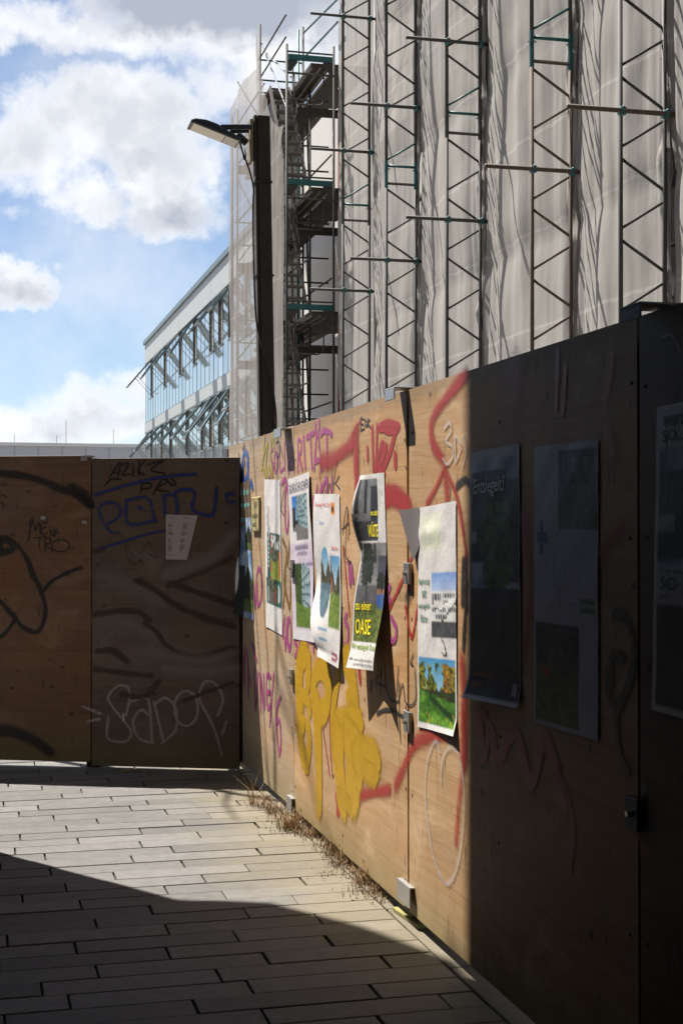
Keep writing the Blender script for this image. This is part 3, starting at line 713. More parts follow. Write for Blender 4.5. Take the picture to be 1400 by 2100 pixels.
# tape scraps
for px, py, w_, h in [(90, 1062, .035, .025), (174, 1071, .035, .022)]:
    u, z = PG.at(px, py); MB().box((-w_/2, -.0075, -h/2), (w_/2, -.0068, h/2)).build('tape_scrap', M['galv'], gt, (u, 0, z), (0, .2, 0))

# ---------------------------------------------------------------- posters
def lin(a): a = np.asarray(a, float)/255; return np.where(a <= .04045, a/12.92, ((a+.055)/1.055)**2.4)
def vnoise(A, B, fx, fy, seed, oct=3):
    o = np.zeros_like(A); amp = 1; tot = 0
    for k in range(oct):
        r_ = np.random.default_rng(seed+k*17); gx = int(fx*2**k)+3; gy = int(fy*2**k)+3
        g_ = r_.random((gy, gx)); x = A*fx*2**k; y = B*fy*2**k
        xi = np.clip(x.astype(int), 0, gx-2); yi = np.clip(y.astype(int), 0, gy-2); fx_ = x-xi; fy_ = y-yi
        fx_ = fx_*fx_*(3-2*fx_); fy_ = fy_*fy_*(3-2*fy_)
        o += amp*((g_[yi, xi]*(1-fx_)+g_[yi, xi+1]*fx_)*(1-fy_)+(g_[yi+1, xi]*(1-fx_)+g_[yi+1, xi+1]*fx_)*fy_); tot += amp; amp *= .55
    return o/tot
def rect(img, A, B, a0, b0, a1, b1, colr):
    k = (A >= a0) & (A <= a1) & (B >= b0) & (B <= b1); img[k] = colr; return k
def loc(A, B, a0, b0, a1, b1): return (A-a0)/(a1-a0), (B-b0)/(b1-b0)
def pic(img, A, B, box, fn, seed=1):
    a0, b0, a1, b1 = box; k = (A >= a0) & (A <= a1) & (B >= b0) & (B <= b1)
    x, y = loc(A, B, *box); x = np.clip(x, 0, 1); y = np.clip(y, 0, 1)
    res = fn(x, y, seed); img[k] = res[k]
def mixc(f, c0, c1):
    f = np.clip(f, 0, 1)[..., None]; return np.asarray(c0, float)*(1-f)+np.asarray(c1, float)*f
def sw(mask, base, c): base[mask] = np.asarray(c, float) if np.ndim(c) == 1 else c[mask]; return base
def p_facade(x, y, seed, gray=False):           # a glass front receding to the left, blue sky, paved yard
    im = mixc(y*1.8, (40, 105, 190), (140, 190, 230))
    edge = .30 - .0*y
    top = .75*(1-x)*.9                        # roof line
    b = (x > .28)
    fac = mixc(vnoise(x, y, 6, 8, seed), (120, 150, 160), (200, 215, 215))
    st = (np.sin((y-.45)*40/(x+.15)) > .55); fac = sw(st, fac, (75, 100, 110))
    st2 = (np.sin(40*np.log(x+.1)) > .6); fac = sw(st2, fac, (90, 115, 120))
    sw(b & (y < .75), im, fac)
    sw((x < .22) & (y > .25) & (y < .68), im, (40, 45, 55))
    gnd = y > .58 + .18*x
    g_ = mixc(vnoise(x, y, 20, 40, seed+3), (85, 85, 85), (150, 148, 142)); sw(gnd, im, g_)
    sw((y > .56) & (x < .35) & (y < .7-.2*x), im, (35, 38, 42))
    return im
def p_facade_green(x, y, seed):
    im = p_facade(x, y, seed); 
    tr = (x < .38+.12*vnoise(x, y, 3, 8, seed)) & (y < .7); f = vnoise(x, y, 14, 30, seed+5)
    sw(tr, im, mixc(f*1.5-.2, (20, 32, 14), (95, 120, 50)))
    gnd = y > .60 + .1*x; sw(gnd, im, mixc(vnoise(x, y, 16, 30, seed+7), (55, 85, 25), (140, 165, 70))); return im
def p_park(x, y, seed):
    im = mixc(y*2, (70, 150, 200), (160, 205, 225))
    tr = vnoise(x, y, 5, 4, seed) + .25*vnoise(x, y, 16, 20, seed+1); hgt = .62
    f = vnoise(x, y, 22, 34, seed+2, 4)
    leaf = mixc(f*2.2-.6, (24, 36, 10), (165, 160, 45))
    au = np.exp(-((x-.78)/.12)**2)[..., None]; leaf = leaf*(1-au*.7)+mixc(f*1.5-.2, (80, 45, 15), (215, 140, 50))*au*.7
    col_ = (vnoise(x, y*.35, 5, 3, seed+21) + .25*vnoise(x, y, 16, 18, seed+8) > .50) | (x < .16)
    sw((y < .56+.1*x) & (y > .04+.12*vnoise(x, y, 7, 1, seed+4)) & col_, im, leaf)
    sw((y > .48) & (y < .58+.1*x), im, mixc(f, (20, 30, 12), (70, 80, 25)))
    gnd = y > .50+.14*x; gcol = mixc(vnoise(x, y, 9, 18, seed+6)*1.5-.3, (38, 92, 18), (120, 165, 48)); sw(gnd, im, gcol)
    sh = gnd & (np.abs((y-.62)-.42*(x-.35)) < .05) & (x > .3) & (x < .95); sw(sh, im, (22, 60, 14))
    sp = gnd & (vnoise(x, y, 40, 60, seed+9) > .74) & (y > .7); sw(sp, im, (190, 150, 60)); return im
def p_green(x, y, seed):
    f = vnoise(x, y, 10, 18, seed)
    im = mixc(f*1.6-.3, (30, 42, 28), (130, 135, 120))
    sw((y < .30) & (vnoise(x, y, 4, 6, seed+1) > .55), im, (205, 210, 208))
    g_ = y > .52+.1*np.sin(x*4); sw(g_, im, mixc(vnoise(x, y, 12, 25, seed+2), (95, 115, 45), (175, 175, 85)))
    sw((x > .88) & (y > .35) & (y < .92), im, (200, 90, 40)); sw((x < .12) & (vnoise(x, y, 2, 20, seed+3) > .5), im, (200, 70, 60)); return im
def p_street(x, y, seed):
    f = vnoise(x, y, 10, 18, seed)
    im = mixc(f*1.6-.3, (25, 35, 25), (120, 125, 105))
    g_ = y > .55; sw(g_, im, mixc(vnoise(x, y, 9, 14, seed+2), (75, 72, 72), (125, 120, 116)))
    sw((x > .80) & (x < .9) & (y > .35) & (y < .95), im, (205, 85, 40)); sw((x < .1) & (y > .3), im, (180, 190, 185)); return im
def p_sky(x, y, seed):
    im = mixc(vnoise(x, y, 4, 7, seed)*1.7-.3, (95, 140, 195), (215, 222, 230))
    f = vnoise(x, y, 10, 18, seed+2)
    sw((y > .5-.25*np.exp(-((x-.6)/.25)**2)) & (y < .95), im, mixc(f, (25, 35, 25), (75, 85, 60))); sw(y > .8, im, mixc(f, (60, 80, 40), (130, 140, 80))); return im
def p_ball(x, y, seed):
    im = mixc(y*2.2, (90, 150, 195), (200, 220, 230))
    f = vnoise(x, y, 10, 14, seed)
    v = np.abs(x-.5)*1.6; sw((y > .40-.45*v+.05*f), im, mixc(f*1.5-.2, (25, 32, 22), (120, 110, 90)))
    return im
def p_ball_left(x, y, seed):
    im = p_ball(x, y, seed); sw(y > .53, im, mixc(vnoise(x, y, 6, 14, seed+4), (60, 85, 100), (120, 145, 155))); return im
def p_ball_right(x, y, seed):
    im = p_ball(x, y, seed); f = vnoise(x, y, 12, 30, seed+4)
    sw(y > .50+.08*f, im, mixc(vnoise(x, y, 16, 34, seed+5), (60, 85, 30), (160, 180, 80)))
    sw((x < .15) & (y > .3) & (y < .55), im, (170, 90, 70)); return im
def p_concrete(x, y, seed):
    im = mixc(vnoise(x, y, 3, 5, seed), (95, 95, 98), (150, 150, 150))
    sw((x < .5) & (np.sin(x*22) > .2) & (y < .55), im, (45, 45, 50)); sw((x > .62) & (y > .12) & (y < .75), im, (45, 46, 52)); sw(y > .68, im, (62, 62, 66)); return im
def p_court(x, y, seed):
    im = mixc(vnoise(x, y, 3, 4, seed), (100, 100, 104), (165, 163, 160))
    sw((x > .5) & (x < .62) & (y < .2), im, (60, 58, 60))
    sw((x > .68) & (y > .12) & (y < .42+.1*x), im, (68, 70, 82))
    sw((y > .42) & (y < .68), im, mixc(vnoise(x, y, 8, 12, seed+2), (70, 70, 74), (110, 110, 112)))
    f = vnoise(x, y, 22, 40, seed+3)
    g_ = y > .62; sw(g_, im, mixc(vnoise(x, y, 22, 40, seed+5)*1.3-.1, (45, 60, 20), (130, 140, 65)))
    for cx, cy, rx, ry in [(.30, .20, .24, .26), (.82, .40, .17, .12)]:
        d = ((x-cx)/rx)**2+((y-cy)/ry)**2; sw((d < 1.2*f+.35), im, mixc(f, (14, 18, 14), (60, 66, 50)))
    sw((np.abs(x-.34) < .012) & (y > .4) & (y < .72), im, (40, 35, 30))
    for cx in (.72, .80, .95): sw((((x-cx)/.045)**2+((y-.58)/.09)**2 < 1), im, (50, 90, 165)); 
    for cx in (.72, .80, .95): sw((((x-cx)/.035)**2+((y-.49)/.03)**2 < 1), im, (165, 110, 85))
    return im
def p_stairs(x, y, seed):
    im = mixc(y*3, (130, 165, 225), (190, 205, 235))
    b = (y > .30) & (y < .74); sw(b, im, (226, 226, 224))
    for z0, z1, a0, a1 in [(.31, .42, .02, .42), (.33, .40, .5, .95), (.44, .52, .5, .70), (.53, .61, .05, .62), (.55, .61, .7, .98), (.64, .72, .2, .68), (.45, .5, .04, .14)]:
        k = (y > z0) & (y < z1) & (x > a0) & (x < a1); sw(k, im, (80, 84, 92)); sw(k & (np.sin(x*70) > .5), im, (205, 206, 205))
    dd = np.abs((y-.5)+.28*(x-.6)) < .022; sw(dd & (x > .2), im, (245, 245, 243)); sw(np.abs((y-.62)+.5*(x-.7)) < .02, im, (60, 62, 68))
    sw(y > .74, im, mixc(vnoise(x, y, 14, 10, seed), (55, 56, 60), (98, 98, 100))); return im
def p_darktree(x, y, seed):
    im = mixc(vnoise(x, y, 4, 6, seed)*1.5-.2, (85, 112, 150), (195, 210, 225))
    f = vnoise(x, y, 16, 34, seed+2)
    sw((y > .10) & (x > .33) & (y < .6), im, (42, 44, 48)); sw((y > .2) & (x < .33) & (y < .5), im, (60, 62, 66))
    d = ((x-.55)/.34)**2+((y-.42)/.30)**2; sw(d < .45+f, im, mixc(f*1.5-.25, (20, 44, 12), (110, 150, 52)))
    sw(y > .62, im, mixc(vnoise(x, y, 10, 14, seed+3), (34, 38, 32), (66, 70, 58))); sw((x < .14) & (y > .34) & (y < .40), im, (170, 175, 180)); return im
def p_shed(x, y, seed):
    im = mixc(vnoise(x, y, 8, 6, seed)*1.4-.2, (35, 36, 38), (95, 94, 92)); sw(y > .45, im, mixc(vnoise(x, y, 16, 14, seed+1), (88, 88, 86), (120, 118, 114)))
    sw((y > .12) & (y < .3) & (x > .1) & (np.sin(x*20) > .3), im, (120, 118, 116)); return im
def p_yard(x, y, seed):
    im = mixc(vnoise(x, y, 8, 8, seed)*1.4-.2, (35, 36, 36), (100, 98, 94)); sw((y > .08) & (y < .25), im, (45, 46, 48))
    sw(y > .42, im, mixc(vnoise(x, y, 14, 22, seed+1)*1.4-.2, (34, 50, 22), (96, 110, 52))); sw((((x-.25)/.09)**2+((y-.48)/.05)**2 < 1), im, (170, 40, 30)); return im

font = bpy.data.curves.new('tmp_font', 'FONT')
_tc = {}
def text_geo(s, bold=False):
    if s in _tc: return _tc[s]
    cu = bpy.data.curves.new('tmp', 'FONT'); cu.body = s; cu.size = 1; cu.resolution_u = 2
    if bold: cu.offset = .012
    ob = bpy.data.objects.new('tmp', cu); me = ob.to_mesh()
    V = np.array([v.co[:2] for v in me.vertices]) if len(me.vertices) else np.zeros((0, 2)); Fc = [tuple(p.vertices) for p in me.polygons]
    ob.to_mesh_clear(); bpy.data.objects.remove(ob); bpy.data.curves.remove(cu)
    _tc[s] = (V, Fc); return _tc[s]

class Poster:
    def __init__(s, name, label, plane, quad, art, curl=None, shift=None, shape=None, nx=44, cat='poster', lift=.004, seed=1, group='posters pasted on the hoarding', bgc=(226, 222, 220)):
        s.pl = plane; q = [Vector(plane.at(*p)) for p in quad]        # TL TR BR BL on the board
        s.q = q; s.curl = curl; s.shift = shift; s.lift = lift
        cx = (q[0]+q[1]+q[2]+q[3])/4; s.c = cx
        wd = (q[1]-q[0]).length; hg = (q[3]-q[0]).length
        ny = int(min(150, max(24, nx*hg/wd))); a = np.linspace(0, 1, nx+1); b = np.linspace(0, 1, ny+1); A, B = np.meshgrid(a, b)
        img = np.ones(A.shape+(3,))*np.array(bgc, float)
        if art: art(img, A, B)
        img = np.clip(img, 0, 255)
        V = [s.pt(x, y) for x, y in zip(A.ravel(), B.ravel())]
        Fc = []
        for j in range(ny):
            for i in range(nx):
                if shape and not shape((i+.5)/nx, (j+.5)/ny): continue
                k = j*(nx+1)+i; Fc.append((k, k+nx+1, k+nx+2, k+1))
        me = bpy.data.meshes.new(name); me.from_pydata(V, [], Fc)
        me.materials.append(M['print']); me.polygons.foreach_set('use_smooth', [True]*len(Fc))
        at = me.attributes.new('print', 'FLOAT_COLOR', 'POINT')
        L_ = lin(img).reshape(-1, 3)*.80
        at.data.foreach_set('color', np.concatenate([L_, np.ones((len(L_), 1))], 1).ravel())
        s.o = link(name, me, None, plane.O + plane.ux*cx.x + Vector((0, 0, cx.y)), (0, 0, plane.ang))
        tag(s.o, label, cat, group)
    def pt(s, a, b, off=0):
        q = s.q; p = (q[0]*(1-a)+q[1]*a)*(1-b)+(q[3]*(1-a)+q[2]*a)*b
        d = s.lift + .0012*math.sin(a*9+b*5)*math.sin(b*17+a*3)
        du = dz = 0
        if s.curl: d += s.curl(a, b)
        if s.shift: du, dz = s.shift(a, b)
        return (p.x-s.c.x+du, -(d+off), p.y-s.c.y+dz)
    def text(s, st, box, colr, bold=False):
        V, Fc = text_geo(st, bold)
        if not len(V): return
        mn = V.min(0); mx_ = V.max(0); a0, b0, a1, b1 = box
        V2 = []
        for x, y in V:
            fx = (x-mn[0])/(mx_[0]-mn[0]); fy = (y-mn[1])/(mx_[1]-mn[1])
            V2.append(s.pt(a0+(a1-a0)*fx, b1+(b0-b1)*fy, .0018))
        me = bpy.data.meshes.new('lettering'); me.from_pydata(V2, [], Fc); me.materials.append(ink(lin(colr)))
        return link('lettering', me, s.o)

DK = (40, 40, 42)
# 1 white sheet with two green-framed street pictures
def art1(im, A, B):
    rect(im, A, B, .16, .36, .96, .58, (38, 92, 82)); rect(im, A, B, .16, .58, .42, .66, (38, 92, 82)); rect(im, A, B, .06, .66, .98, .835, (38, 92, 82))
    pic(im, A, B, (.34, .375, .96, .655), p_green, 3); pic(im, A, B, (.14, .665, .70, .825), p_street, 9)
    k = (np.abs(A-.23-.03*np.sin(B*40)) < .055) & (B > .18) & (B < .41); im[k] = 60
    k = (np.abs(A-.23-.03*np.sin(B*40)) < .022) & (B > .18) & (B < .41); im[k] = 225
    for i in range(6): rect(im, A, B, .20, .43+i*.028, .25, .445+i*.028, (225, 230, 228))
    rect(im, A, B, .80, .69, .84, .80, (215, 225, 220)); rect(im, A, B, .88, .70, .91, .79, (200, 215, 210))
Poster('poster', 'narrow white poster with two street pictures framed in dark green, blank foot', PF, [(543, 983), (575, 984), (580, 1303), (547, 1285)], art1, None, nx=36)
# 2 poster with two photographs of a glass front
def art2(im, A, B):
    im[B > .41] = (212, 200, 214)
    pic(im, A, B, (.15, .12, .86, .40), lambda x, y, s: p_facade(x, y, s), 5)
    rect(im, A, B, .06, .335, .30, .40, (225, 220, 222)); pic(im, A, B, (.16, .535, .86, .925), p_facade_green, 15)
    rect(im, A, B, .72, .515, 1, .56, (205, 188, 214)); im[B > .935] = (220, 216, 220); rect(im, A, B, .25, .43, .8, .445, (150, 140, 160)); rect(im, A, B, .3, .465, .75, .475, (170, 160, 178))
P2 = Poster('poster', 'lilac-edged poster with two pictures of a glass building, paved and grassed', PF, [(592, 983), (637, 967), (649, 1318), (603, 1310)], art2, lambda a, b: .010*math.exp(-((a-1)/.15)**2)*(.5+.5*math.sin(b*9)), nx=44)
P2.text('GRÜNFLÄCHEN SCHAFFEN', (.04, .025, .97, .095), (60, 50, 80))
P2.text('VERSIEGELTE FLÄCHEN', (.20, .425, .82, .45), (140, 125, 155)); P2.text('AUFBRECHEN', (.30, .465, .75, .487), (140, 125, 155)); P2.text('HIER GRÜN', (.74, .525, .98, .55), (80, 70, 100))
# 3 poster with before / after pictures, lower left corner curling away
def art3(im, A, B):
    k = ((A-.40)/.20)**2+((B-.545)/.215)**2 < 1; x, y = loc(A, B, .2, .33, .6, .76); r_ = p_ball_left(np.clip(x, 0, 1), np.clip(y, 0, 1), 4); im[k] = r_[k]
    pic(im, A, B, (.60, .375, .97, .80), p_ball_right, 8)
    k = (B > .05) & (B < .125) & (A > .68) & (A < .80); im[k] = (235, 140, 40)
    for i in range(9): rect(im, A, B, .26, .82+i*.012, .55, .825+i*.012, (120, 160, 195))
    k = ((A-.80)/.15)**2+((B-.955)/.022)**2 < 1; im[k] = (150, 25, 60)
    k = ((A-.76)/.12)**2+((B-.958)/.010)**2 < 1; im[k] = (225, 220, 222)
def curl3(a, b):
    k = max(0, b-.50)/.50; l = max(0, 1-a)
    return .12*(k**1.1)*(l**1.3)*math.sin(min(1, k*1.1)*math.pi*.86+.1) + .018*k*k + .012*math.sin(b*6)*l*l
def shift3(a, b):
    k = max(0, b-.52)/.48; return (.20*(1-a)**1.4*k**1.6, -.03*k*k*a)
P3 = Poster('poster', 'white poster with an oval picture beside another, lower left edge curling off', PF, [(646, 1013), (697, 1013), (703, 1358), (655, 1338)], art3, curl3, shift3, nx=44)
P3.text('Dienstag 04.06.2024', (.06, .055, .64, .085), (190, 50, 50)); P3.text('Vorher', (.22, .165, .40, .19), (60, 140, 200)); P3.text('Nachher', (.68, .315, .92, .34), (200, 60, 60)); P3.text('B', (.70, .075, .78, .105), DK)
# 4 dark poster, left edge rolling forward
def art4(im, A, B):
    im[:] = (222, 218, 216)
    pic(im, A, B, (.03, .02, .72, .345), p_concrete, 3); pic(im, A, B, (.03, .355, 1, .86), p_court, 5)
    rect(im, A, B, .78, .08, .80, .24, (170, 190, 150)); rect(im, A, B, .84, .10, .93, .115, (190, 200, 180)); rect(im, A, B, .84, .15, .9, .16, (190, 200, 180))
    for i in range(3): rect(im, A, B, .04, .925+i*.012, .14, .931+i*.012, (60, 60, 70))
def curl4(a, b):
    l = max(0, 1-a/.62)**1.4; l2 = max(0, 1-a/.8)
    up = .042*math.sin(min(1, b/.40)*math.pi)**1.2*l*l if 0 < b < .40 else 0
    lo_ = max(0, (b-.45)/.55)
    return up + .050*l2*lo_**.8 + .055*lo_**1.3*max(0, (a-.62)/.38)**1.2 + .010*math.sin(b*13+a*2.5)*lo_ + .016*lo_
P4 = Poster('poster', 'dark poster with yellow capitals, left side rolling forward, foot hanging loose', PF, [(740, 975), (789, 969), (800, 1378), (742, 1368)], art4, curl4, lambda a, b: (.02*math.sin(b*7)*max(0, b-.4)*a, 0), nx=48)
YT = (235, 215, 30)
P4.text('von stein', (.45, .185, .71, .215), YT, True); P4.text('WÜSTE', (.36, .245, .72, .325), YT, True); P4.text('zu einer', (.08, .655, .52, .70), YT, True); P4.text('OASE', (.08, .745, .52, .825), YT, True)
P4.text('Wir entsiegeln Osnabrück', (.02, .87, .93, .91), (120, 150, 30), True); P4.text('planung@entsiegeln.de', (.18, .945, .72, .962), (70, 70, 75)); P4.text('kontakt@planung.de', (.18, .968, .72, .985), (70, 70, 75))
# 5 white poster with stair building and park
def art5(im, A, B):
    pic(im, A, B, (.385, .30, 1, .585), p_stairs, 2); pic(im, A, B, (.035, .675, .975, .975), p_park, 6)
    rect(im, A, B, .12, .04, .62, .20, (222, 226, 206)); rect(im, A, B, .30, .03, .33, .21, (230, 228, 214))
    k = (np.abs(A-(.64+.12*np.sin((B-.585)*22))) < .014) & (B > .585) & (B < .665); im[k] = 45
    k = (np.abs(np.abs(A-.72)-(.668-B)*3.2) < .018) & (B > .65) & (B < .668); im[k] = 45
def curl5(a, b): return .014*max(0, b-.93)/.07*a + .006*math.exp(-((b-.12)/.04)**2-((a-.35)/.3)**2) + .004*math.sin(a*3)*math.sin(b*4)
P5 = Poster('poster', 'white poster with a stair building above a green park, upper left corner folded', PF, [(859, 1042), (936, 1027), (938, 1510), (858, 1490)], art5, curl5, nx=52, shape=lambda a, b: True)
G5 = (25, 105, 75)
for i, (st, a0, a1) in enumerate([('Begrünung', .03, .345), ('von', .13, .25), ('versiegelten', .03, .36), ('Flächen', .09, .30)]):
    P5.text(st, (a0, .322+i*.055, a1, .356+i*.055), G5, True)
# its folded flap
fl = MB(); qa = [uz(834, 1046), uz(862, 1040), uz(863, 1118), uz(853, 1152)]; qc = qa[1]
V = []; Fc = []
for j in range(7):
    for i in range(5):
        a, b = i/4, j/6; p0 = Vector(qa[0])*(1-a)+Vector(qa[1])*a; p1 = Vector(qa[3])*(1-a)+Vector(qa[2])*a; p = p0*(1-b)+p1*b
        V.append((p.x-P5.c.x, -(.006+.028*(1-a)**1.4*(1-b*.7)), p.y-P5.c.y))
for j in range(6):
    for i in range(4): k = j*5+i; Fc.append((k, k+5, k+6, k+1))
fme = fl.add(V, Fc).mesh('folded_corner', simple('paper_back', (.17, .15, .15), .7)); link('folded_corner', fme, P5.o)
# 6 dark poster in the shade
def art6(im, A, B):
    im[:] = (188, 188, 196); pic(im, A, B, (.03, .045, .985, .86), p_darktree, 4); rect(im, A, B, .06, .085, .74, .215, (14, 14, 16)); rect(im, A, B, .03, .86, .985, .985, (22, 22, 24))
    rect(im, A, B, .86, .92, .88, .96, (220, 220, 220)); rect(im, A, B, .91, .92, .93, .96, (220, 220, 220))
    im[B > .985] = (205, 205, 210)
P6 = Poster('poster', 'dark poster headed Entsiegelt? with a tree, foot curling up in the shade', PF, [(966, 929), (1066, 909), (1070, 1452), (963, 1430)], art6, lambda a, b: .022*max(0, (b-.90)/.10)**1.6*(1-.4*a) + .02*max(0, b-.8)*(1-a), nx=48)
P6.text('Entsiegelt?', (.09, .11, .72, .19), (225, 225, 228), True); P6.text('SO KANNS AUS-', (.10, .885, .52, .905), (190, 130, 50)); P6.text('SEHEN', (.10, .925, .32, .945), (190, 130, 50))
# 7 pale poster with plus and equals signs
def art7(im, A, B):
    im[:] = (186, 186, 200); pic(im, A, B, (.41, .02, .985, .30), p_shed, 3); pic(im, A, B, (.02, .635, .715, .985), p_yard, 5)
    rect(im, A, B, .105, .265, .155, .385, (40, 90, 160)); rect(im, A, B, .05, .305, .215, .345, (40, 90, 160))
    rect(im, A, B, .735, .537, .95, .555, (45, 120, 60)); rect(im, A, B, .735, .565, .95, .583, (45, 120, 60))
    d = ((A-.42)/.10)**2+((B-.44)/.075)**2+.35*(vnoise(A, B, 8, 8, 2)-.5); im[np.abs(d-1) < .10] = (150, 150, 166)
    im[(np.abs(A-.42) < .010) & (B > .50) & (B < .57)] = (150, 150, 166); im[(np.abs(B-.572+.02*A) < .003) & (A > .25) & (A < .65)] = (150, 150, 166)
P7 = Poster('poster', 'large pale poster with a blue plus, green equals sign and faint drawn tree', PF, [(1097, 916), (1228, 901), (1228, 1520), (1097, 1481)], art7, nx=56)
# 8 dark poster at the right edge
def art8(im, A, B):
    pic(im, A, B, (.02, .02, .985, .985), p_darktree, 11)
    im[(B < .14) & (B > .01) & (A < .30-.5*max(0, 0)) & (A > .03)] = (190, 190, 198)
    k = (A > .02) & (A < .30-(B-.52)*.35) & (B > .51) & (B < .64); im[k] = (190, 190, 198)
P8 = Poster('poster', 'dark poster at the right edge of view with two pale speech panels', PF, [(1349, 835), (1680, 770), (1680, 1555), (1338, 1455)], art8, nx=64)
P8.text('warum', (.05, .035, .28, .07), (40, 44, 52), True); P8.text('SO...', (.05, .08, .20, .12), (40, 44, 52), True); P8.text('Wenn es auch', (.05, .525, .24, .545), (40, 44, 52)); P8.text('SO', (.05, .555, .17, .60), (30, 80, 40), True); P8.text('geht?', (.05, .61, .14, .63), (40, 44, 52))
# 0 brown and blue poster in the corner, torn and hanging
def art0(im, A, B):
    im[:] = mixc(vnoise(A, B, 3, 10, 3)*1.4-.2, (70, 100, 150), (190, 205, 225)); im[(B < .33)] = (118, 98, 84)
    pic(im, A, B, (.55, .27, 1, .50), p_sky, 4); pic(im, A, B, (.40, .52, 1, .95), p_sky, 7); im[(B > .62) & (A < .6)] = (46, 50, 50)
def curl0(a, b): return .07*max(0, b-.45)**1.2*(1-a)*1.6+.012*(1-a)
P0 = Poster('poster', 'brown and blue poster half in shadow beside the gate, its lower side torn loose', PF, [(494, 992), (513, 985), (521, 1272), (494, 1255)], art0, curl0, nx=30)
P0.text('Wir.. für ein', (.08, .05, .92, .10), (120, 190, 180), True); P0.text('entsiegeltes', (.08, .15, .95, .20), (120, 190, 180), True); P0.text('Land', (.15, .25, .50, .30), (120, 190, 180), True)
# its loose white flap catching the sun
fl = MB(); qa = [uz(488, 1138), uz(498, 1138), uz(500, 1210), uz(494, 1230)]; V = []; Fc = []
for j in range(8):
    for i in range(4):
        a, b = i/3, j/7; p0 = Vector(qa[0])*(1-a)+Vector(qa[1])*a; p1 = Vector(qa[3])*(1-a)+Vector(qa[2])*a; p = p0*(1-b)+p1*b
        V.append((p.x-P0.c.x, -(.03+.16*(1-a)*(1-b*.75)), p.y-P0.c.y))
for j in range(7):
    for i in range(3): k = j*4+i; Fc.append((k, k+4, k+5, k+1))
fme = fl.add(V, Fc).mesh('torn_flap', simple('white_paper_back', (.72, .70, .68), .7)); link('torn_flap', fme, P0.o)
# sheet of small print on the gate
def artN(im, A, B):
    im[:] = (196, 186, 190)
    for a0 in (.08, .58):
        for i in range(36):
            if 17 <= i <= 19: continue
            b0 = .16+i*.019; rect(im, A, B, a0, b0, a0+random.uniform(.08, .2), b0+.009, (120, 112, 116))
    rect(im, A, B, .07, .055, .24, .066, (110, 104, 108)); rect(im, A, B, .58, .055, .72, .066, (110, 104, 108)); rect(im, A, B, .07, .90, .40, .91, (110, 104, 108)); rect(im, A, B, .07, .955, .6, .963, (110, 104, 108))
Poster('notice_sheet', 'pale sheet of small print in two columns, slanting right edge, on the gate', PG, [(341, 1055), (406, 1057), (384, 1148), (341, 1147)], artN, nx=60, cat='notice', group=None)
# enamel plate
u0, z0 = uz(520, 1020); u1, z1 = uz(535, 1090)
pl = MB().box((0, -.014, z1-z0), (u1-u0, -.001, 0)).build('enamel_plate', M['tin'], None, PF.O+PF.ux*u0+Vector((0, 0, z0)), (0, 0, PF.ang), bev=.004)
tag(pl, 'small yellowed tin plate screwed on beside the narrow white poster', 'plate')
for fx, fz in ((.1, .06), (.9, .06), (.1, .94), (.9, .94)):
    MB().tube([(0, -.019, 0), (0, -.0145, 0)], .006, 6).build('screw', M['brass'], pl, ((u1-u0)*fx, 0, (z1-z0)*fz))
for i, (b0, b1, a0, a1) in enumerate([(.15, .30, .45, .75), (.50, .60, .10, .85), (.75, .85, .15, .6)]):
    MB().box(((u1-u0)*a0, -.0152, (z1-z0)*b1), ((u1-u0)*a1, -.0144, (z1-z0)*b0)).build('faded_print', simple('faded_print_ink', (.16, .13, .07), .6), pl)

# ---------------------------------------------------------------- timber post with floodlight
PY = 12.8
pt = on_y(538, 236, PY); pb = on_y(549, 886, PY)
slope = (pb.x-pt.x)/(pt.z-pb.z)
post = thing('timber_post', 'tall black timber post rising behind the hoarding with a lamp at its top', 'post', (pb.x+slope*pb.z, PY, 0))
H = pt.z; xl = -slope*H
hw = .072
def slanted(x0, x1, y0, y1, z0, z1, m, name, par=post):
    f = lambda z: -slope*z
    V = [(x0+f(z0), y0, z0), (x1+f(z0), y0, z0), (x1+f(z0), y1, z0), (x0+f(z0), y1, z0), (x0+f(z1), y0, z1), (x1+f(z1), y0, z1), (x1+f(z1), y1, z1), (x0+f(z1), y1, z1)]
    return MB().add(V, [(0,3,2,1),(4,5,6,7),(0,1,5,4),(1,2,6,5),(2,3,7,6),(3,0,4,7)]).build(name, m, par, bev=.004)
slanted(-.045, hw, 0, .11, -.3, H, M['timber'], 'post_plank')
slanted(-hw, -.049, .012, .11, -.3, H+.004, M['timber'], 'post_plank')
# side board carrying the lamp
MB().box((xl-hw-.035, .03, H-.42), (xl-hw-.004, .20, H-.03)).build('mounting_board', M['timber_l'], post, bev=.004)
for zc in (H-.62, H-1.48):
    mb = MB(); f = -slope*zc; e = .004
    mb.box((f-hw-e-.006, -e-.006, zc), (f+hw+e+.006, -e, zc+.018)); mb.box((f-hw-e-.006, .116, zc), (f+hw+e+.006, .122, zc+.018)); mb.box((f-hw-e-.006, -e, zc), (f-hw-e, .116, zc+.018)); mb.box((f+hw+e, -e, zc), (f+hw+e+.006, .116, zc+.018))
    mb.build('band', M['rubber'], post)
pts = []
for px, py in [(490, 285), (497, 310), (510, 345), (520, 385), (519, 420), (520, 520), (524, 640), (534, 700), (549, 745), (560, 800), (566, 850), (566, 880)]:
    p = on_y(px, py, PY-.03); pts.append((p.x-post.location.x, -.03, p.z))
cab = MB().tube([Vector((*p,)) for p in catmull([Vector(p) for p in pts], .05)], .009, 6).build('cable', M['rubber'], post, smooth=True)
lp = []
for px, py in [(492, 288), (497, 310), (501, 328), (504, 322), (502, 305)]:
    p = on_y(px, py, PY-.04); lp.append((p.x-post.location.x, -.04, p.z))
MB().tube(catmull([Vector(p) for p in lp], .02), .006, 6).build('cable', M['rubber'], post, smooth=True)

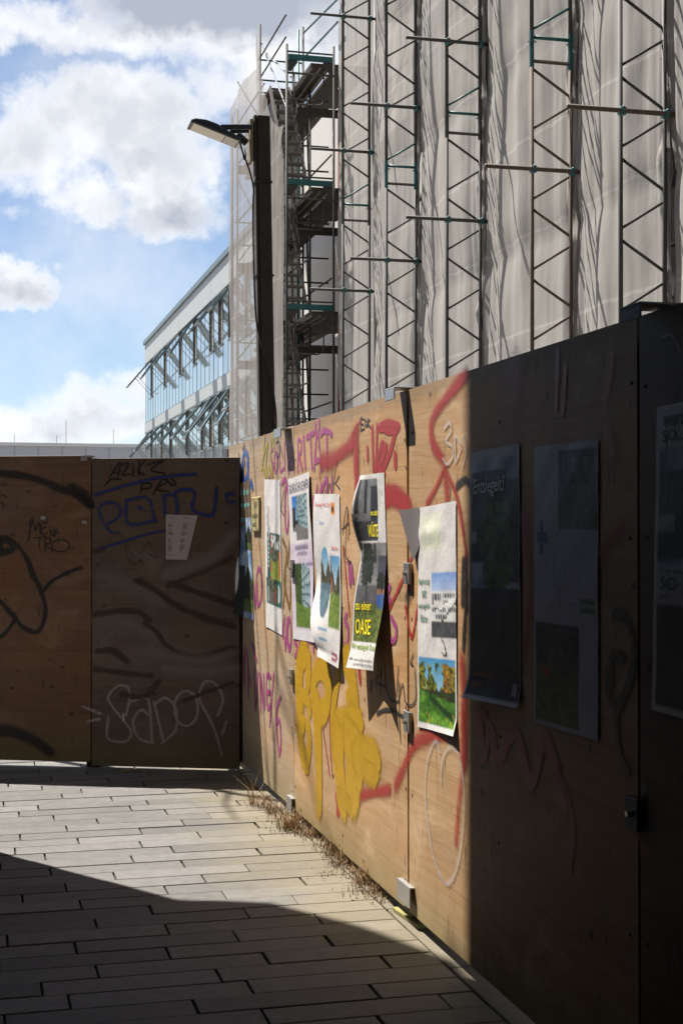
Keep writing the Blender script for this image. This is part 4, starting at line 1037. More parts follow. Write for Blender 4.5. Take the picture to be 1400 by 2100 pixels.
lo = on_y(517, 262, PY+.05)
lamp = thing('flood_lamp', 'black floodlight head pointing down to the left from the timber post', 'lamp', lo)
def lpx(px, py): p = on_y(px, py, PY+.05); return Vector((p.x-lo.x, 0, p.z-lo.z))
Lp = lpx(388, 256); Rp = lpx(488, 296); ax = (Rp-Lp).normalized(); nrm = Vector((-ax.z, 0, ax.x))   # nrm up
if nrm.z < 0: nrm = -nrm
hl = (Rp-Lp).length; hw2 = .135
prof = [(0, .0), (0, .022), (.03, .045), (.12, .072), (.22, .075), (.34, .05), (.42, .04), (hl, .030), (hl, 0)]
prof = [(x*hl/.46 if x < hl else hl, z) for x, z in prof]
V = []; Fc = []; n = len(prof)
ys = [(-hw2, .55), (-hw2*.93, .9), (-hw2*.6, 1), (hw2*.6, 1), (hw2*.93, .9), (hw2, .55)]
for y, k in ys:
    for x, z in prof: p = Lp + ax*x + nrm*(z*k); V.append((p.x, y, p.z))
for j in range(len(ys)-1):
    for i in range(n): Fc.append((j*n+i, j*n+(i+1) % n, (j+1)*n+(i+1) % n, (j+1)*n+i))
Fc.append(tuple(range(n))); Fc.append(tuple(range((len(ys)-1)*n+n-1, (len(ys)-1)*n-1, -1)))
MB().add(V, Fc).build('housing', M['black'], lamp, bev=0)
def inset(x0, x1, yk, d0, m, name):
    V = []
    for d in (-.001, -d0):
        for x, y in ((x0, -hw2*yk), (x1, -hw2*yk), (x1, hw2*yk), (x0, hw2*yk)):
            p = Lp + ax*x + nrm*d; V.append((p.x, y, p.z))
    MB().add(V, [(0,1,2,3),(7,6,5,4),(0,4,5,1),(1,5,6,2),(2,6,7,3),(3,7,4,0)]).build(name, m, lamp)
inset(hl*.06, hl*.70, .84, .006, M['lens'], 'lens'); inset(hl*.715, hl*.97, .84, .006, simple('lamp_lens_end', (.38, .37, .35), .2), 'driver_cover')
inset(hl*.0, hl*.045, .9, .007, M['black'], 'rim')
a1 = lpx(452, 262); 
MB().beam((a1.x, -.02, a1.z), (-.01, -.02, 0), .03, .045).build('arm', M['black'], lamp, bev=.004)
MB().beam((a1.x+.1, .06, a1.z-.01), (-.01, .06, -.01), .02, .04).build('arm', M['black'], lamp, bev=.003)
b1 = lpx(487, 275); b2 = lpx(507, 293)
MB().tube([(b1.x, .02, b1.z), (b2.x, .02, b2.z)], .035, 10).build('gland', M['black'], lamp)

# ---------------------------------------------------------------- building wrapped in netting + main scaffold
LV = [1.0, 3.3, 5.52, 7.81, 10.05, 12.3]
bw = thing('netted_building', 'white walled building behind the scaffold netting', 'building', (7.5, 20, 0))
MB().box((0, -17, 0), (9, 15.8, 11.6)).build('wall', M['white_wall'], bw)
for lv in (1.9, 5.4, 8.9):
    for k in range(6):
        y = -14+k*3.3
        fr = MB().box((-.02, y, lv), (-.002, y+1.9, lv+1.5)).build('window', M['dark_open'], bw)

XG = 6.04; XP = 6.40; XI = 7.1
gpx = [(730, 1), (822, 2), (950, 3), (1130, 4), (1317, 5)]
gy = [on_x(p[0], 600, XG).y for p in gpx]
gy += [gy[-1]-2.5, gy[-1]-5.0, gy[-1]-7.5]
sc_t = thing('scaffolding', 'long grey facade scaffolding hung with dust netting, lattice girders standing on its outer face', 'scaffolding', (XP, gy[4], 0))
S0 = sc_t.location
def loc_s(x, y, z): return (x-S0.x, y-S0.y, z-S0.z)
std_me = MB().tube([(0, 0, 0), (0, 0, 13.2)], .0242, 8).mesh('standard', M['tube'], True)
ys_post = [y for y in gy]
for i, y in enumerate(ys_post):
    link('standard', std_me, sc_t, loc_s(XP, y, 0)); link('standard', std_me, sc_t, loc_s(XI, y, 0))
    for z in LV[1:]:
        MB().tube([(0, 0, 0), (XI-XP, 0, 0)], .022, 6).build('transom', M['tube'], sc_t, loc_s(XP, y, z))
    for z in (4.35, 6.7, 9.2):
        MB().tube([(0, 0, 0), (0, 0, .16)], .0262, 8).build('marker_band', M['red'], sc_t, loc_s(XP, y, z+.3*(i % 2)))
for i in range(len(ys_post)-1):
    ya, yb = ys_post[i+1], ys_post[i]
    for z in LV[1:]:
        MB().box((.03, ya+.03, -.05), (.64, yb-.03, -.005)).build('deck', M['deck'], sc_t, (0, -S0.y, z))
        for dz in (.5, 1.0):
            MB().tube([(.02, ya, dz), (.02, yb, dz)], .019, 6).build('guard_rail', M['tube'], sc_t, (0, -S0.y, z))
        MB().box((.015, ya+.03, 0), (.028, yb-.03, .15)).build('toe_board', M['deck'], sc_t, (0, -S0.y, z))
    zz = LV[1:] ; p0 = zz[i % 2]
    for k in range(0, 4):
        q = [(0.015, ya, LV[1+k]), (.015, yb, LV[2+k])] if (k+i) % 2 else [(.015, yb, LV[1+k]), (.015, ya, LV[2+k])]
        MB().tube(q, .019, 6).build('diagonal_brace', M['tube'], sc_t, (.03, -S0.y, 0))

# netting: one sheet per bay, drawn in at the uprights, billowing between
from mathutils import noise as mn
def net_sheet(p_fun, nu, nv, name, m, parent, loc=(0, 0, 0), keep=None):
    V = [p_fun(i/nu, j/nv) for j in range(nv+1) for i in range(nu+1)]
    Fc = [(j*(nu+1)+i, j*(nu+1)+i+1, (j+1)*(nu+1)+i+1, (j+1)*(nu+1)+i) for j in range(nv) for i in range(nu) if keep is None or keep((i+.5)/nu, (j+.5)/nv)]
    me = bpy.data.meshes.new(name); me.from_pydata(V, [], Fc); me.materials.append(m); me.polygons.foreach_set('use_smooth', [True]*len(Fc))
    return link(name, me, parent, loc)
NZ0, NZ1 = .4, 12.6
for i in range(len(ys_post)-1):
    ya, yb = ys_post[i], ys_post[i+1]          # ya farther
    if i == 0: ya2 = ya + 2.4
    def pf(u, v, ya=ya, yb=yb, i=i):
        y = ya+(yb-ya)*u; z = NZ0+(NZ1-NZ0)*v
        d = -.055
        d -= .08*math.sin(math.pi*u)*(1+.7*mn.noise(Vector((i*3, z*.35, u*2))))
        ew = math.exp(-u/.10)+math.exp(-(1-u)/.10)
        d += ew*.085*mn.noise(Vector((u*34+i*9, z*.55, 0)))
        d += .040*mn.noise(Vector((u*7+i*5, z*.35+i, 2)))+.020*mn.noise(Vector((u*5+i, z*1.6, i*2)))-.018*abs(mn.noise(Vector((u*11+z*.25, z*.5, i*3.3))))
        tie = abs(((z-.4) % 2.27)/2.27-.5)*2      # drawn tight at the ledgers
        d += .03*tie**6
        return (d, y-S0.y, z)
    net_sheet(pf, 60, 110, 'netting', M['net'], sc_t)
    # loose gathered hem at the joint
    def hem(u, v, y0=yb, i=i):
        z = NZ0+(NZ1-NZ0)*v; n1 = mn.noise(Vector((z*1.3, i*4.1, 0))); n2 = mn.noise(Vector((z*4.2, i*2.7, 5)))
        wv = .09+.10*n1+.03*n2
        return (-.075-.07*math.sin(u*math.pi)*(.7+n2)-.03*n1, y0-S0.y-.02+u*wv*1.6-.05*n2, z)
    net_sheet(hem, 6, 160, 'net_hem', M['net'], sc_t)
# end bay beside the stair tower
def pf0(u, v):
    ye0 = on_x(694, 600, XP-.06).y; y = ye0+(ys_post[0]-ye0)*u; z = NZ0+(NZ1-NZ0)*v
    return (-.06-.05*math.sin(math.pi*u)+.06*math.exp(-u/.08)*mn.noise(Vector((u*40, z*.8, 3)))+.02*mn.noise(Vector((u*15, z*.6, 1))), y-S0.y+.14*math.exp(-u/.1)*mn.noise(Vector((1, z*.9, 7))), z)
net_sheet(pf0, 40, 110, 'netting', M['net'], sc_t)

# lattice girders: chords, zig-zag diagonals, end rungs, cross tubes with couplers
DW = .45
JZ = 6.8
chord_me = {}
diag_me = {}
def chord(z0, z1, m, key):
    if key not in chord_me: chord_me[key] = MB().tube([(0, 0, 0), (0, 0, z1-z0)], .0242, 8).mesh('chord', m, True)
    return chord_me[key]
cell = .765
def dmesh(flip, m, key):
    if key not in diag_me:
        a = (.0, 0, .05) if not flip else (DW, 0, .05); b = (DW, 0, cell/2-.05) if not flip else (.0, 0, cell/2-.05)
        diag_me[key] = MB().tube([a, b], .0155, 6).mesh('diagonal', m, True)
    return diag_me[key]
tubes = [[10.02, 7.80, 5.50], [7.80, 5.53], [7.83, 5.54], [10.1, 5.48, 7.86], [5.49, 7.85]]
shown = [[10.02, 7.80, 5.50], [7.80, 5.53], [7.83, 5.54], [5.48], [5.49]]
for i, y in enumerate(gy):
    mm = M['tube_rust'] if i in (3,) else M['tube']
    gd = link('lattice_girder', MB().tube([(0, 0, JZ+.13), (DW, 0, JZ+.13)], .02, 6).mesh('lattice_girder', M['teal'], True), sc_t, loc_s(XG-DW/2, y, 0))
    for x in (0, DW):
        link('chord', chord(.8, JZ-.02, mm, ('a', mm.name)), gd, (x, 0, .8)); link('chord', chord(JZ+.02, 12.8, M['tube'], ('b', 't')), gd, (x, 0, JZ+.02))
        MB().tube([(0, 0, -.2), (0, 0, .2)], .0275, 8).build('spigot', M['teal'] if i % 2 else mm, gd, (x, 0, JZ))
        MB().tube([(-.05, 0, 0), (.05, 0, 0)], .014, 5).build('bolt', M['galv'], gd, (x, 0, JZ+.08))
    MB().tube([(0, 0, 0), (DW, 0, 0)], .02, 6).build('rung', mm, gd, (0, 0, JZ-.13))
    z = JZ-.16; k = 0
    while z-cell/2 > 2.6:
        z -= cell/2; link('diagonal', dmesh(k % 2 == 0, mm, ('f' if k % 2 == 0 else 'n')+mm.name), gd, (0, 0, z)); k += 1
    z = JZ+.16; k = 0
    while z+cell/2 < 12.6:
        mt = M['teal'] if k < 1 else M['tube']
        link('diagonal', dmesh(k % 2 == 1, mt, ('f' if k % 2 == 1 else 'n')+mt.name), gd, (0, 0, z)); z += cell/2; k += 1
    for z in (shown[i] if i < len(shown) else [5.5]):
        tb = MB().tube([(-.56, 0, 0), (XP-XG+DW/2+.05, 0, 0)], .0242, 8).build('cross_tube', M['tube_rust'] if i > 2 else M['tube'], gd, (0, -.055, z), smooth=True)
        for xx in (0, DW, XP-XG+DW/2):
            MB().box((-.04, -.035, -.035), (.04, .03, .035)).box((-.015, -.05, -.045), (.015, .06, .045)).build('coupler', M['teal'], tb, (xx, .02, 0), bev=.01)

# ---------------------------------------------------------------- stair tower
Y0 = on_x(694, 600, XP-.06).y+.15; XO = on_y(588, 300, Y0).x; XE = on_y(684, 300, Y0).x; Y1 = on_x(533, 300, XO).y
st_t = thing('stair_tower', 'scaffold stair tower with stacked flights at the end of the netting', 'scaffolding', (XO, Y0, 0))
SL_ = [on_y(636, py_, Y0).z for py_ in (885, 630, 375, 120)]
wd_ = XE-XO; dp = Y1-Y0
tops = {(0, 0): on_y(588, 90, Y0).z, (1, 0): on_y(678, 95, Y0).z, (0, 1): on_y(533, 50, Y1).z, (1, 1): on_y(622, 55, Y1).z}
for (a, b), zt in tops.items():
    MB().tube([(0, 0, 0), (0, 0, zt)], .0242, 8).build('standard', M['tube'], st_t, (a*wd_, b*dp, 0), smooth=True)
MB().tube([(0, 0, 0), (0, 0, tops[(1, 1)]-.1)], .0242, 8).build('standard', M['teal'], st_t, (wd_-.12, dp-.1, 0), smooth=True)
for xx, yy, hh in ((wd_*.42, dp, 10.2), (wd_*.60, dp+.3, 10.2), (wd_*.75, dp+1.6, 10.6), (wd_+.05, dp+1.2, 11.2)):
    MB().tube([(0, 0, 0), (0, 0, hh)], .0242, 8).build('standard', M['tube'], st_t, (xx, yy, 0), smooth=True)
for z in SL_:
    for yy in (0, dp):
        mb = MB().box((.03, -.025, -.05), (wd_-.03, .025, .05)).build('transom', M['teal'], st_t, (0, yy, z))
        MB().prism([(.026, -.052), (.20, -.052), (.20, -.10), (.08, -.26), (.026, -.26)], -.006, .006).build('gusset', M['tube'], st_t, (0, yy, z))
        MB().prism([(wd_-.026, -.052), (wd_-.20, -.052), (wd_-.20, -.10), (wd_-.08, -.26), (wd_-.026, -.26)], -.006, .006).build('gusset', M['tube'], st_t, (0, yy, z))
        MB().tube([(0, 0, .30), (wd_, 0, .30)], .017, 6).build('guard_rail', M['tube'], st_t, (0, yy, z-.20))
    # landing at the far end where the flight arrives
    MB().box((.04, dp-.75, -.06), (.42, dp-.03, -.005)).build('landing', M['deck'], st_t, (0, 0, z-.02))
    for q in range(1):
        MB().box((.455, .04, -.06), (wd_-.03, dp-.04, -.004)).build('deck', M['deck'], st_t, (0, 0, z-.06))
    for xx in (.47, .62, .76):
        MB().box((xx, .06, -.10), (xx+.03, dp-.06, -.062)).build('deck_rib', M['alu'], st_t, (0, 0, z-.06))
    for dz in ((.35, .75) if z > 9 else (.5, 1.0)):
        MB().tube([(0, 0, dz), (0, dp, dz)], .018, 6).build('guard_rail', M['tube'], st_t, (-.02, 0, z))
        if z > 9: MB().tube([(0, dp, dz), (wd_, dp, dz)], .018, 6).build('guard_rail', M['teal'], st_t, (0, 0, z))
    # flight going down toward the viewer
    fl_ = thing('stair_flight', None, None); fl_.parent = st_t; del_ = [k for k in ('label', 'category') if k in fl_]
    fl_.location = (.05, dp-.75, z)
    run = 1.55; drop = SL_[1]-SL_[0]-.05
    for xx in (0, .37):
        MB().beam((xx, 0, -.03), (xx, -run, -drop), .035, .11).build('stringer', M['alu'], fl_)
    for k in range(9):
        f = (k+.55)/9.2
        MB().box((.02, -.11, -.02), (.35, .09, .012)).build('tread', M['alu'], fl_, (0, -run*f, -drop*f))
    for (pa, pb) in () if z > 9 else (((.02, dp, .2), (wd_, dp, 2.1)), ((.04, .3, 1.0), (.04, dp, 1.0)), ((wd_-.03, .05, .55), (wd_-.03, dp, .55)), ((.44, .1, .9), (.44, dp-.7, .95)), ((.46, dp-.72, .98), (.46, .9, -1.15))):
        MB().tube([pa, pb], .017, 6).build('guard_rail', M['tube'], st_t, (0, 0, z))
    # U-shaped guards at the near end
    for (xa, xb, zt, zb, yy) in [(.13, .68, .98, .42, -.03), (.05, .27, .62, .25, .35)]:
        pts = [(xa, yy, zt), (xa, yy, zb+.12), (xa+.03, yy, zb+.03), (xa+.12, yy, zb), (xb-.12, yy, zb), (xb-.03, yy, zb+.03), (xb, yy, zb+.12), (xb, yy, zt)]
        MB().tube(pts, .014, 6).build('hoop_guard', M['tube'], st_t, (0, 0, z-1.28 if z > 3.5 else z-1.28), smooth=True)
        MB().tube([(0, yy, zt), (wd_, yy, zt)], .02, 6).build('guard_rail', M['teal'] if z in (3.4, 5.72) else M['tube'], st_t, (0, -.001, z-1.28))
MB().tube([(0, 0, SL_[3]-.3), (.0, dp, SL_[3]+1.0)], .02, 6).build('diagonal_brace', M['galv'], st_t, (.12, .2, 0))
MB().tube([(0, .1, SL_[3]-.9), (.0, dp, SL_[3]+1.1)], .018, 6).build('diagonal_brace', M['galv'], st_t, (.03, .03, 0))
# rail running up to the girders at the top
for (a, b) in [((622, 68), (700, -10)), ((622, 120), (692, 45))]:
    p = on_y(*a, Y1-.1); q = on_y(*b, 24.5)
    MB().tube([p-Vector((XO, Y0, 0)), q-Vector((XO, Y0, 0))], .02, 6).build('guard_rail', M['teal'], st_t)
for xx, yy in ((wd_*.86, dp*.55), (wd_*.70, dp+.9)):
    MB().tube([(0, 0, 0), (0, 0, 10.0)], .0242, 8).build('standard', M['tube'], st_t, (xx, yy, 0), smooth=True)
for z in SL_[:3]:
    for dz in (.45, .95, 1.45):
        MB().tube([(.44, dp+.3, dz), (wd_+.6, dp+.3, dz)], .019, 6).build('guard_rail', M['tube'], st_t, (0, 0, z))
    MB().tube([(.46, .2, .05), (wd_+.02, dp*.9, 1.9)], .019, 6).build('diagonal_brace', M['tube'], st_t, (0, 0, z))
# walkways beyond, seen from below
for z in SL_:
    MB().box((.50, dp+.1, -.06), (wd_+.55, dp+3.3, -.004)).build('deck', M['deck'], st_t, (0, 0, z-.05))
    for xx in (.55, .75, .95, 1.15): MB().box((xx, dp+.12, -.10), (xx+.03, dp+3.2, -.062)).build('deck_rib', M['alu'], st_t, (0, 0, z-.05))
    MB().box((wd_+.04, .05, -.06), (wd_+.70, dp+.05, -.004)).build('deck', M['deck'], st_t, (0, 0, z-.05))
for z in SL_:
    MB().box((wd_*.95, dp+3.35, -.06), (wd_+.75, dp+6.2, -.004)).build('deck', M['deck'], st_t, (0, 0, z-.05))
    MB().box((.46, dp*.5, -.05), (wd_+.5, dp*.5+.06, .10)).build('toe_board', M['deck'], st_t, (0, 0, z-.62))
    MB().box((.46, dp*.52, -.05), (wd_-.03, dp+.4, 0)).build('landing', M['deck'], st_t, (0, 0, z-.62))
MB().tube([(0, 0, 0), (0, 0, 10.2)], .03, 10).build('drain_pipe', M['redpipe'], st_t, (wd_+.42, dp-1.3, 0), smooth=True)
# outer net of the tower: top edge sagging from the far post to the near one
topz = lambda u: tops[(0, 1)]-.15 - (tops[(0, 1)]-on_y(588, 245, Y0).z)*(1-(1-u)**1.9)*.98
def pfo(u, v):
    y = dp*(1-u)+.02; zt = topz(u); z = 1.2+(zt-1.2)*v
    x = -.06+.05*mn.noise(Vector((u*5, z*.5, 3)))+.05*math.exp(-(1-v)*9)*mn.noise(Vector((u*16, z*2.5, 1)))+.025*mn.noise(Vector((u*18, z*.5, 8)))
    return (x-.03*math.sin(u*3.1), y, z)
net_sheet(pfo, 40, 110, 'netting', M['net_thin'], st_t)
def pfe(u, v):
    x = wd_*u*.97; zt = 9.9+.7*u+.2*math.sin(u*5); z = 1.0+(zt-1.0)*v
    return (x, dp+.07+.04*mn.noise(Vector((u*8, z*.6, 4))), z)
net_sheet(pfe, 24, 80, 'netting', M['net'], st_t)

# ---------------------------------------------------------------- farther scaffold
YF = on_x(470, 500, XO-.06).y
fs = thing('far_scaffold', 'farther scaffold bay veiled in thin netting beside the glass front', 'scaffolding', (XO, YF, 0))
xa = on_y(474, 700, YF).x-XO; xb = .84
for x, zt in ((on_y(487, 300, YF).x-XO, on_y(487, 224, YF).z), (xb, 11.2)):
    MB().tube([(0, 0, 0), (0, 0, zt)], .0242, 8).build('standard', M['tube'], fs, (x, 0, 0), smooth=True)
MB().tube([(0, 0, 0), (0, 0, on_y(476, 238, YF).z)], .0242, 8).build('standard', M['tube'], fs, (on_y(477, 300, YF).x-XO, .05, 0), smooth=True)
for py in (345, 545, 745, 945):
    z = on_y(505, py, YF).z; x0 = on_y(490, py, YF).x-XO
    MB().box((x0, -.03, -.13), (xb, .0, .06)).build('toe_board', M['deck'], fs, (0, .06, z)); MB().box((x0, -.85, -.05), (xb, 0, 0)).build('deck', M['deck'], fs, (0, 0, z-.09))
    for dz in (.45, .95): MB().tube([(x0-.1, 0, dz), (xb, 0, dz)], .018, 6).build('guard_rail', M['tube'], fs, (0, 0, z))
    MB().tube([(x0, 0, .1), (xb, 0, 1.0)], .018, 6).build('diagonal_brace', M['tube'], fs, (0, .03, z))
    for dz in (.45, .95): MB().tube([(0, -(YF-Y1)+.2, dz), (0, 0, dz)], .018, 6).build('guard_rail', M['tube'], fs, (x0-.03, 0, z))
    MB().tube([(0, -(YF-Y1)+.2, .1), (0, 0, 1.9)], .018, 6).build('diagonal_brace', M['tube'], fs, (x0-.03, 0, z))
def pfs(u, v):
    y = -(YF-Y1)+.1+(YF-Y1)*u; z = .5+(10.75+.2*math.sin(u*3)-.5)*v; return (xa-.02+.05*mn.noise(Vector((z*.5, 1, 2)))*math.exp(-(1-u)/.12)+.05*mn.noise(Vector((u*9, z*.4, 6))), y+.05*mn.noise(Vector((z*.6, 3, 2)))*u, z)
net_sheet(pfs, 44, 80, 'netting', M['net_thin'], fs)
# ---------------------------------------------------------------- glass-fronted office building
XF = 7.65
ye = on_x(298, 800, XF).y; ys_ = 36.0
ob = thing('office_building', 'pale glass fronted office block with top hung windows tilted open, behind the scaffold', 'building', (XF, ye, 0))
zr_ = on_x(298, 706, XF).z; z_f0 = on_x(300, 746, XF).z; z_s1 = on_x(300, 869, XF).z; z_s0 = on_x(300, 887, XF).z
LB = ye-ys_
MB().box((.12, -LB, 0), (14, 0, zr_-.06)).build('body', simple('office_inner_wall', (.30, .32, .32), .6), ob)
MB().box((-.10, -LB, zr_-.06), (14.1, .10, zr_+.12)).build('roof_edge', M['sashframe'], ob)
npan = 8
for i in range(npan):
    MB().box((-.02, -LB+LB*i/npan+.01, z_f0), (.115, -LB+LB*(i+1)/npan-.01, zr_-.065)).build('fascia_panel', M['fascia'], ob)
    MB().box((-.02, -LB+LB*i/npan+.01, z_s0), (.115, -LB+LB*(i+1)/npan-.01, z_s1)).build('fascia_panel', M['fascia'], ob)
zl0 = z_s0-2.75
for i in range(npan): MB().box((-.02, -LB+LB*i/npan+.01, zl0-.5), (.115, -LB+LB*(i+1)/npan-.01, zl0)).build('fascia_panel', M['fascia'], ob)
NB = 33; pw = LB/NB
storeys = [(z_s1, z_f0), (zl0, z_s0)]
open_px = [[312, 340, 372, 402, 432, 450, 466], [308, 330, 352, 386, 418, 434, 450, 468]]
SH = 1.62
mul_cache = {}
for si, (za, zb) in enumerate(storeys):
    tr_z = zb-SH-.16
    opens = set()
    for px in open_px[si]: opens.add(int(round((ye-on_x(px, 800, XF).y)/pw-.5)))
    opens |= {27, 24, 30}
    g1 = MB().box((0, .03, 0), (.02, pw-.03, tr_z-za-.05)).mesh('pane', M['glass'])
    g2 = MB().box((0, .03, 0), (.02, pw-.03, zb-tr_z-.08)).mesh('pane', M['glass'])
    mu = MB().box((.004, -.02, 0), (.09, .02, zb-za)).mesh('mullion', M['frame'])
    gfull = MB().box((0, .03, 0), (.02, pw-.03, zb-za-.08)).mesh('pane', M['glass'])
    for k in range(NB+1): link('mullion', mu, ob, (0.02, -k*pw, za))
    MB().box((-.03, -LB, 0), (.04, 0, .05)).build('sill', M['frame'], ob, (0.02, 0, za+.0)); MB().box((-.03, -LB, -.05), (.04, 0, -.001)).build('head', M['frame'], ob, (.02, 0, zb))
    for k in range(NB):
        y = -(k+1)*pw
        if k in opens:
            link('pane', g1, ob, (.032, y, za+.05))
            MB().box((-.02, .03, 0), (.05, pw-.03, .06)).build('transom', M['frame'], ob, (.02, y, tr_z))
            MB().box((0, .03, 0), (.01, pw-.03, zb-tr_z-.1)).build('blind', M['blind'], ob, (.105, y, tr_z+.06))
            ang = R(random.uniform(32, 46))
            sa = MB()
            wI = pw-.05
            sa.box((-.03, 0, -SH), (.03, .07, 0)); sa.box((-.03, wI-.07, -SH), (.03, wI, 0)); sa.box((-.0295, .07, -.08), (.0295, wI-.07, 0)); sa.box((-.0295, .07, -SH), (.0295, wI-.07, -SH+.08))
            s_o = sa.build('open_sash', M['sashframe'], ob, (-.03, y+.025, zb-.07), (0, ang, 0))
            MB().box((-.006, .072, -SH+.082), (.006, wI-.072, -.082)).build('pane', M['glass'], s_o)
            ex = -math.sin(ang)*SH*.62; ez = -math.cos(ang)*SH*.62
            for yo in (.04, pw-.04):
                MB().tube([(ex-.03, y+yo, zb-.07+ez), (.03, y+yo, zb-.07-SH*.95)], .012, 5).build('stay', M['frame'], ob)
        else:
            link('pane', gfull, ob, (.032, y, za+.05))
            if k % 3 == 1: MB().box((.002, .03, 0), (.045, pw-.03, .05)).build('transom', M['frame'], ob, (.02, y, tr_z))

# low grey hall far off on the left
fb = thing('far_hall', 'long low grey hall on the skyline behind the gate', 'building', (0, 95, 0))
zt = on_y(150, 916, 95).z
xr = on_y(320, 916, 95).x+6
xl_ = on_y(-700, 916, 95).x
MB().box((xl_, 0, 0), (xr, 30, zt)).build('wall', M['fargrey'], fb)
MB().box((xl_-.1, -.15, zt), (xr+.1, 30.1, zt+.22)).build('parapet', simple('pale_parapet', (.6, .6, .6), .5), fb)
for k in range(24):
    x = xl_+(xr-xl_)*k/24; MB().box((x, -.02, 0), (x+.06, -.002, zt)).build('cladding_joint', simple('joint_grey', (.3, .31, .33), .6), fb) if k % 1 == 0 else None
for px, py in ((136, 862), (117, 893), (233, 880), (30, 890)):
    q = on_y(px, py, 97); MB().tube([(q.x, 2, zt), (q.x, 2, q.z)], .016, 5).build('antenna', M['tube'], fb)

# ---------------------------------------------------------------- tenement on the left whose shade falls across the paving
cs = on_x(955, 1930, FX); cs.z = 0
TT = 3.55
cor = cs + SUNH*TT
lb = thing('tenement', 'dark rendered building standing along the left of the paving, its shade covering the near ground', 'building', (cor.x, cor.y, 0), -YAW)
MB().box((-9, -22, 0), (0, 0, 17)).build('wall', M['conc'], lb)
MB().box((-9.3, -22.3, 17.002), (.0, .0, 17.3)).build('roof', M['conc'], lb)
bal = MB(); zb_ = 5.6
poly = [(-1.15, .003), (-.12, .003), (-.18, .30), (-.52, .78), (-1.12, .88)]
V = [(x, y, zb_) for x, y in poly]+[(x, y, zb_+.9) for x, y in poly]; n = len(poly)
bal.add(V, [tuple(range(n-1, -1, -1)), tuple(range(n, 2*n))]+[(i, (i+1) % n, (i+1) % n+n, i+n) for i in range(n)]).build('balcony', M['conc'], lb)
# unseen block and back wall added over the viewpoint to deepen the shade
MB().box((.003, -21.9, 3.32), (5.2, -3.45, 16.9)).build('added_shade_block', M['conc'], lb)
MB().box((.003, -13, 0), (5.2, -12.6, 3.31)).build('added_shade_wall', M['conc'], lb)

# bare street sapling beyond the gate: its trunk and twigs shade the far boards
sb = on_x(566, 1560, FX); base = sb + SUNH*3.4; base.z = 0
sp = thing('bare_sapling', 'thin bare tree standing behind the gate, throwing branch shadows on the far boards', 'tree', base)
MB().tube([(0, 0, 0), (.03, 0, 2.5), (0, .02, 4.6), (.02, 0, 6.2)], [.045, .04, .034, .02], 8).build('trunk', M['timber'], sp, smooth=True)
rb = random.Random(3)
for k in range(9):
    z = 4.6+k*.28; a = rb.uniform(0, 6.28); l = rb.uniform(.5, 1.1)
    MB().tube([(0, 0, z), (math.cos(a)*l*.5, math.sin(a)*l*.5, z+.35), (math.cos(a)*l, math.sin(a)*l, z+.9)], [.016, .012, .006], 6).build('branch', M['timber'], sp, smooth=True)

# ---------------------------------------------------------------- weeds along the foot of the boards
def tuft(x, y, n, h, m, spread, seed):
    rr = random.Random(seed); V = []; Fc = []
    for k in range(n):
        bx = rr.gauss(0, spread); by = rr.gauss(0, spread); a = rr.uniform(0, 6.28); hh = h*rr.uniform(.35, 1.1); ln = rr.uniform(.15, 1.0)*hh; wd = rr.uniform(.0011, .0022)
        px_, py_ = -math.sin(a)*wd, math.cos(a)*wd
        o = len(V)
        for s in (0, .5, 1):
            c_ = (bx+math.cos(a)*ln*s*s, by+math.sin(a)*ln*s*s, hh*(s-.35*s*s*ln/hh))
            w_ = 1-s*.8
            V += [(c_[0]-px_*w_, c_[1]-py_*w_, c_[2]), (c_[0]+px_*w_, c_[1]+py_*w_, c_[2])]
        Fc += [(o, o+1, o+3, o+2), (o+2, o+3, o+5, o+4)]
        if rr.random() < .25:      # seed head
            c_ = V[-1]; o = len(V); r_ = .0022
            V += [(c_[0]-r_, c_[1], c_[2]-.016), (c_[0]+r_, c_[1], c_[2]-.016), (c_[0], c_[1]+r_, c_[2]-.016), (c_[0], c_[1], c_[2]+.012)]
            Fc += [(o, o+1, o+3), (o+1, o+2, o+3), (o+2, o, o+3)]
    me = bpy.data.meshes.new('grass_tuft'); me.from_pydata(V, [], Fc); me.materials.append(m)
    return link('grass_tuft', me, None, (x, y, -.004))
spots = [(518, 1650, 26, .22, .014), (524, 1655, 20, .10, .02), (548, 1658, 50, .12, .022), (556, 1668, 40, .10, .02), (578, 1686, 40, .08, .03), (596, 1700, 130, .13, .03), (606, 1692, 70, .11, .028), (650, 1716, 80, .10, .028), (668, 1737, 60, .08, .04),
         (690, 1752, 90, .11, .03), (708, 1770, 110, .12, .032), (716, 1778, 60, .08, .05), (752, 1810, 120, .13, .03), (764, 1828, 80, .09, .04), (790, 1836, 40, .05, .04), (680, 1792, 18, .03, .06), (640, 1700, 24, .04, .04), (765, 1840, 50, .05, .06), (580, 1664, 50, .06, .05), (626, 1712, 70, .07, .04), (735, 1792, 50, .06, .05), (812, 1850, 30, .05, .03)]
tf = []
for i, (px, py, n, h, s_) in enumerate(spots):
    p = on_z(px, py, 0)
    if p.x > FX+.03: p.x = FX+.03
    tf.append(tuft(p.x, p.y, int(n*1.15), h*.95, M['grass'], s_, i))
V = []; Fc = []
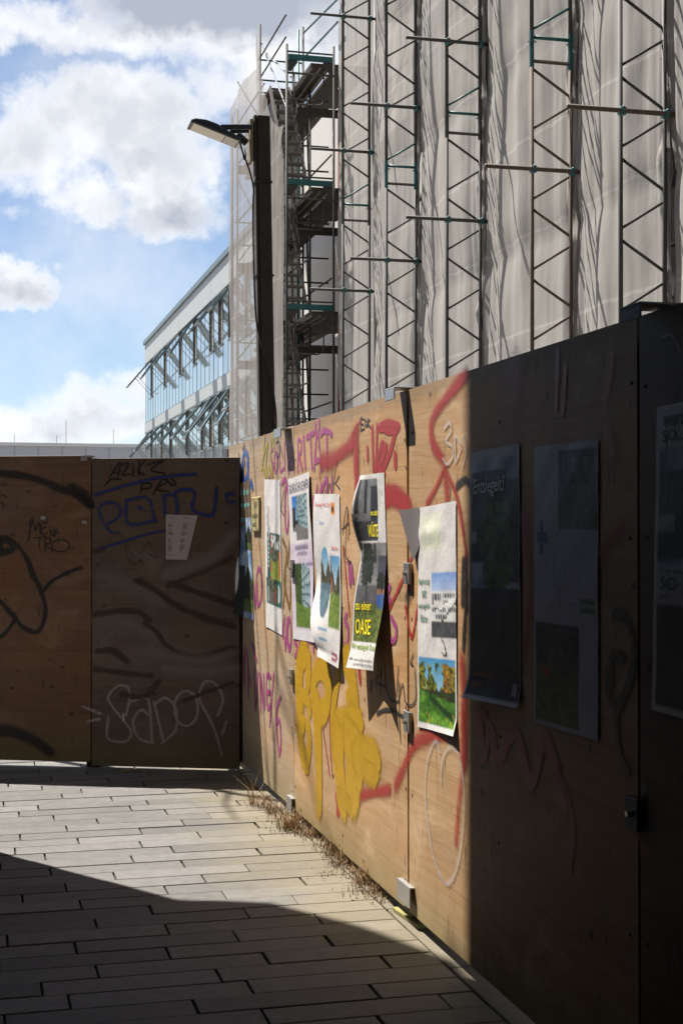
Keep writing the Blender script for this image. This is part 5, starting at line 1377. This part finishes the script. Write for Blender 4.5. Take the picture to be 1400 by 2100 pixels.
for o in tf:
    k = len(V); V += [tuple(v.co+o.location) for v in o.data.vertices]; Fc += [tuple(i+k for i in f.vertices) for f in o.data.polygons]; bpy.data.objects.remove(o)
me = bpy.data.meshes.new('dry_grass'); me.from_pydata(V, [], Fc); me.materials.append(M['grass'])
tag(link('dry_grass', me), 'dry yellow grass growing along the foot of the boards', 'grass', None, 'stuff')
p = on_z(582, 1702, 0); o = tuft(p.x, p.y, 34, .05, M['green'], .05, 77); o.name = 'green_weed'; tag(o, 'only green weed among the dry tufts, sprouting between the paving stones', 'weed')
# mossy lath by the second foot plate
p = on_z(815, 1858, .02); q = on_z(868, 1896, .02)
d = q-p; ln = d.length
lt = MB().box((-.022, 0, 0), (.022, ln, .016)).build('timber_lath', M['moss'], None, (p.x, p.y, .002), (0, 0, math.atan2(-d.x, d.y)), bev=.002)
tag(lt, 'short mossy wooden lath lying at the paving edge under the boards', 'lath')
p = on_z(268, 1582, 0)
tag(MB().box((-.06, -.012, 0), (.07, .012, .012)).build('wood_scrap', M['ply'], None, (p.x, p.y, .001), (0, 0, .25), bev=.002), 'small scrap of wood lying in the shade before the gate', 'scrap')

rl = random.Random(5); V = []; Fc = []
for k in range(420):
    px, py, n_, h_, s2 = rl.choice(spots[2:]); q = on_z(px, py, 0)
    x = min(FX+.07, q.x+rl.gauss(.0, .05)); y = q.y+rl.gauss(0, .12); a = rl.uniform(0, 6.28); l = rl.uniform(.003, .013); z = rl.uniform(.001, .006)
    o = len(V); c_, s3 = math.cos(a)*l, math.sin(a)*l
    V += [(x-c_, y-s3, z), (x+s3*.45, y-c_*.45, z+rl.uniform(0, .004)), (x+c_, y+s3, z+.001), (x-s3*.45, y+c_*.45, z+rl.uniform(0, .004))]; Fc.append((o, o+1, o+2, o+3))
me = bpy.data.meshes.new('leaf_litter'); me.from_pydata(V, [], Fc); me.materials.append(simple('dead_leaf', (.10, .06, .03), .8, 0, 60, .6))
tag(link('leaf_litter', me), 'brown leaf litter and crumbs in the joint under the boards', 'litter', None, 'stuff')
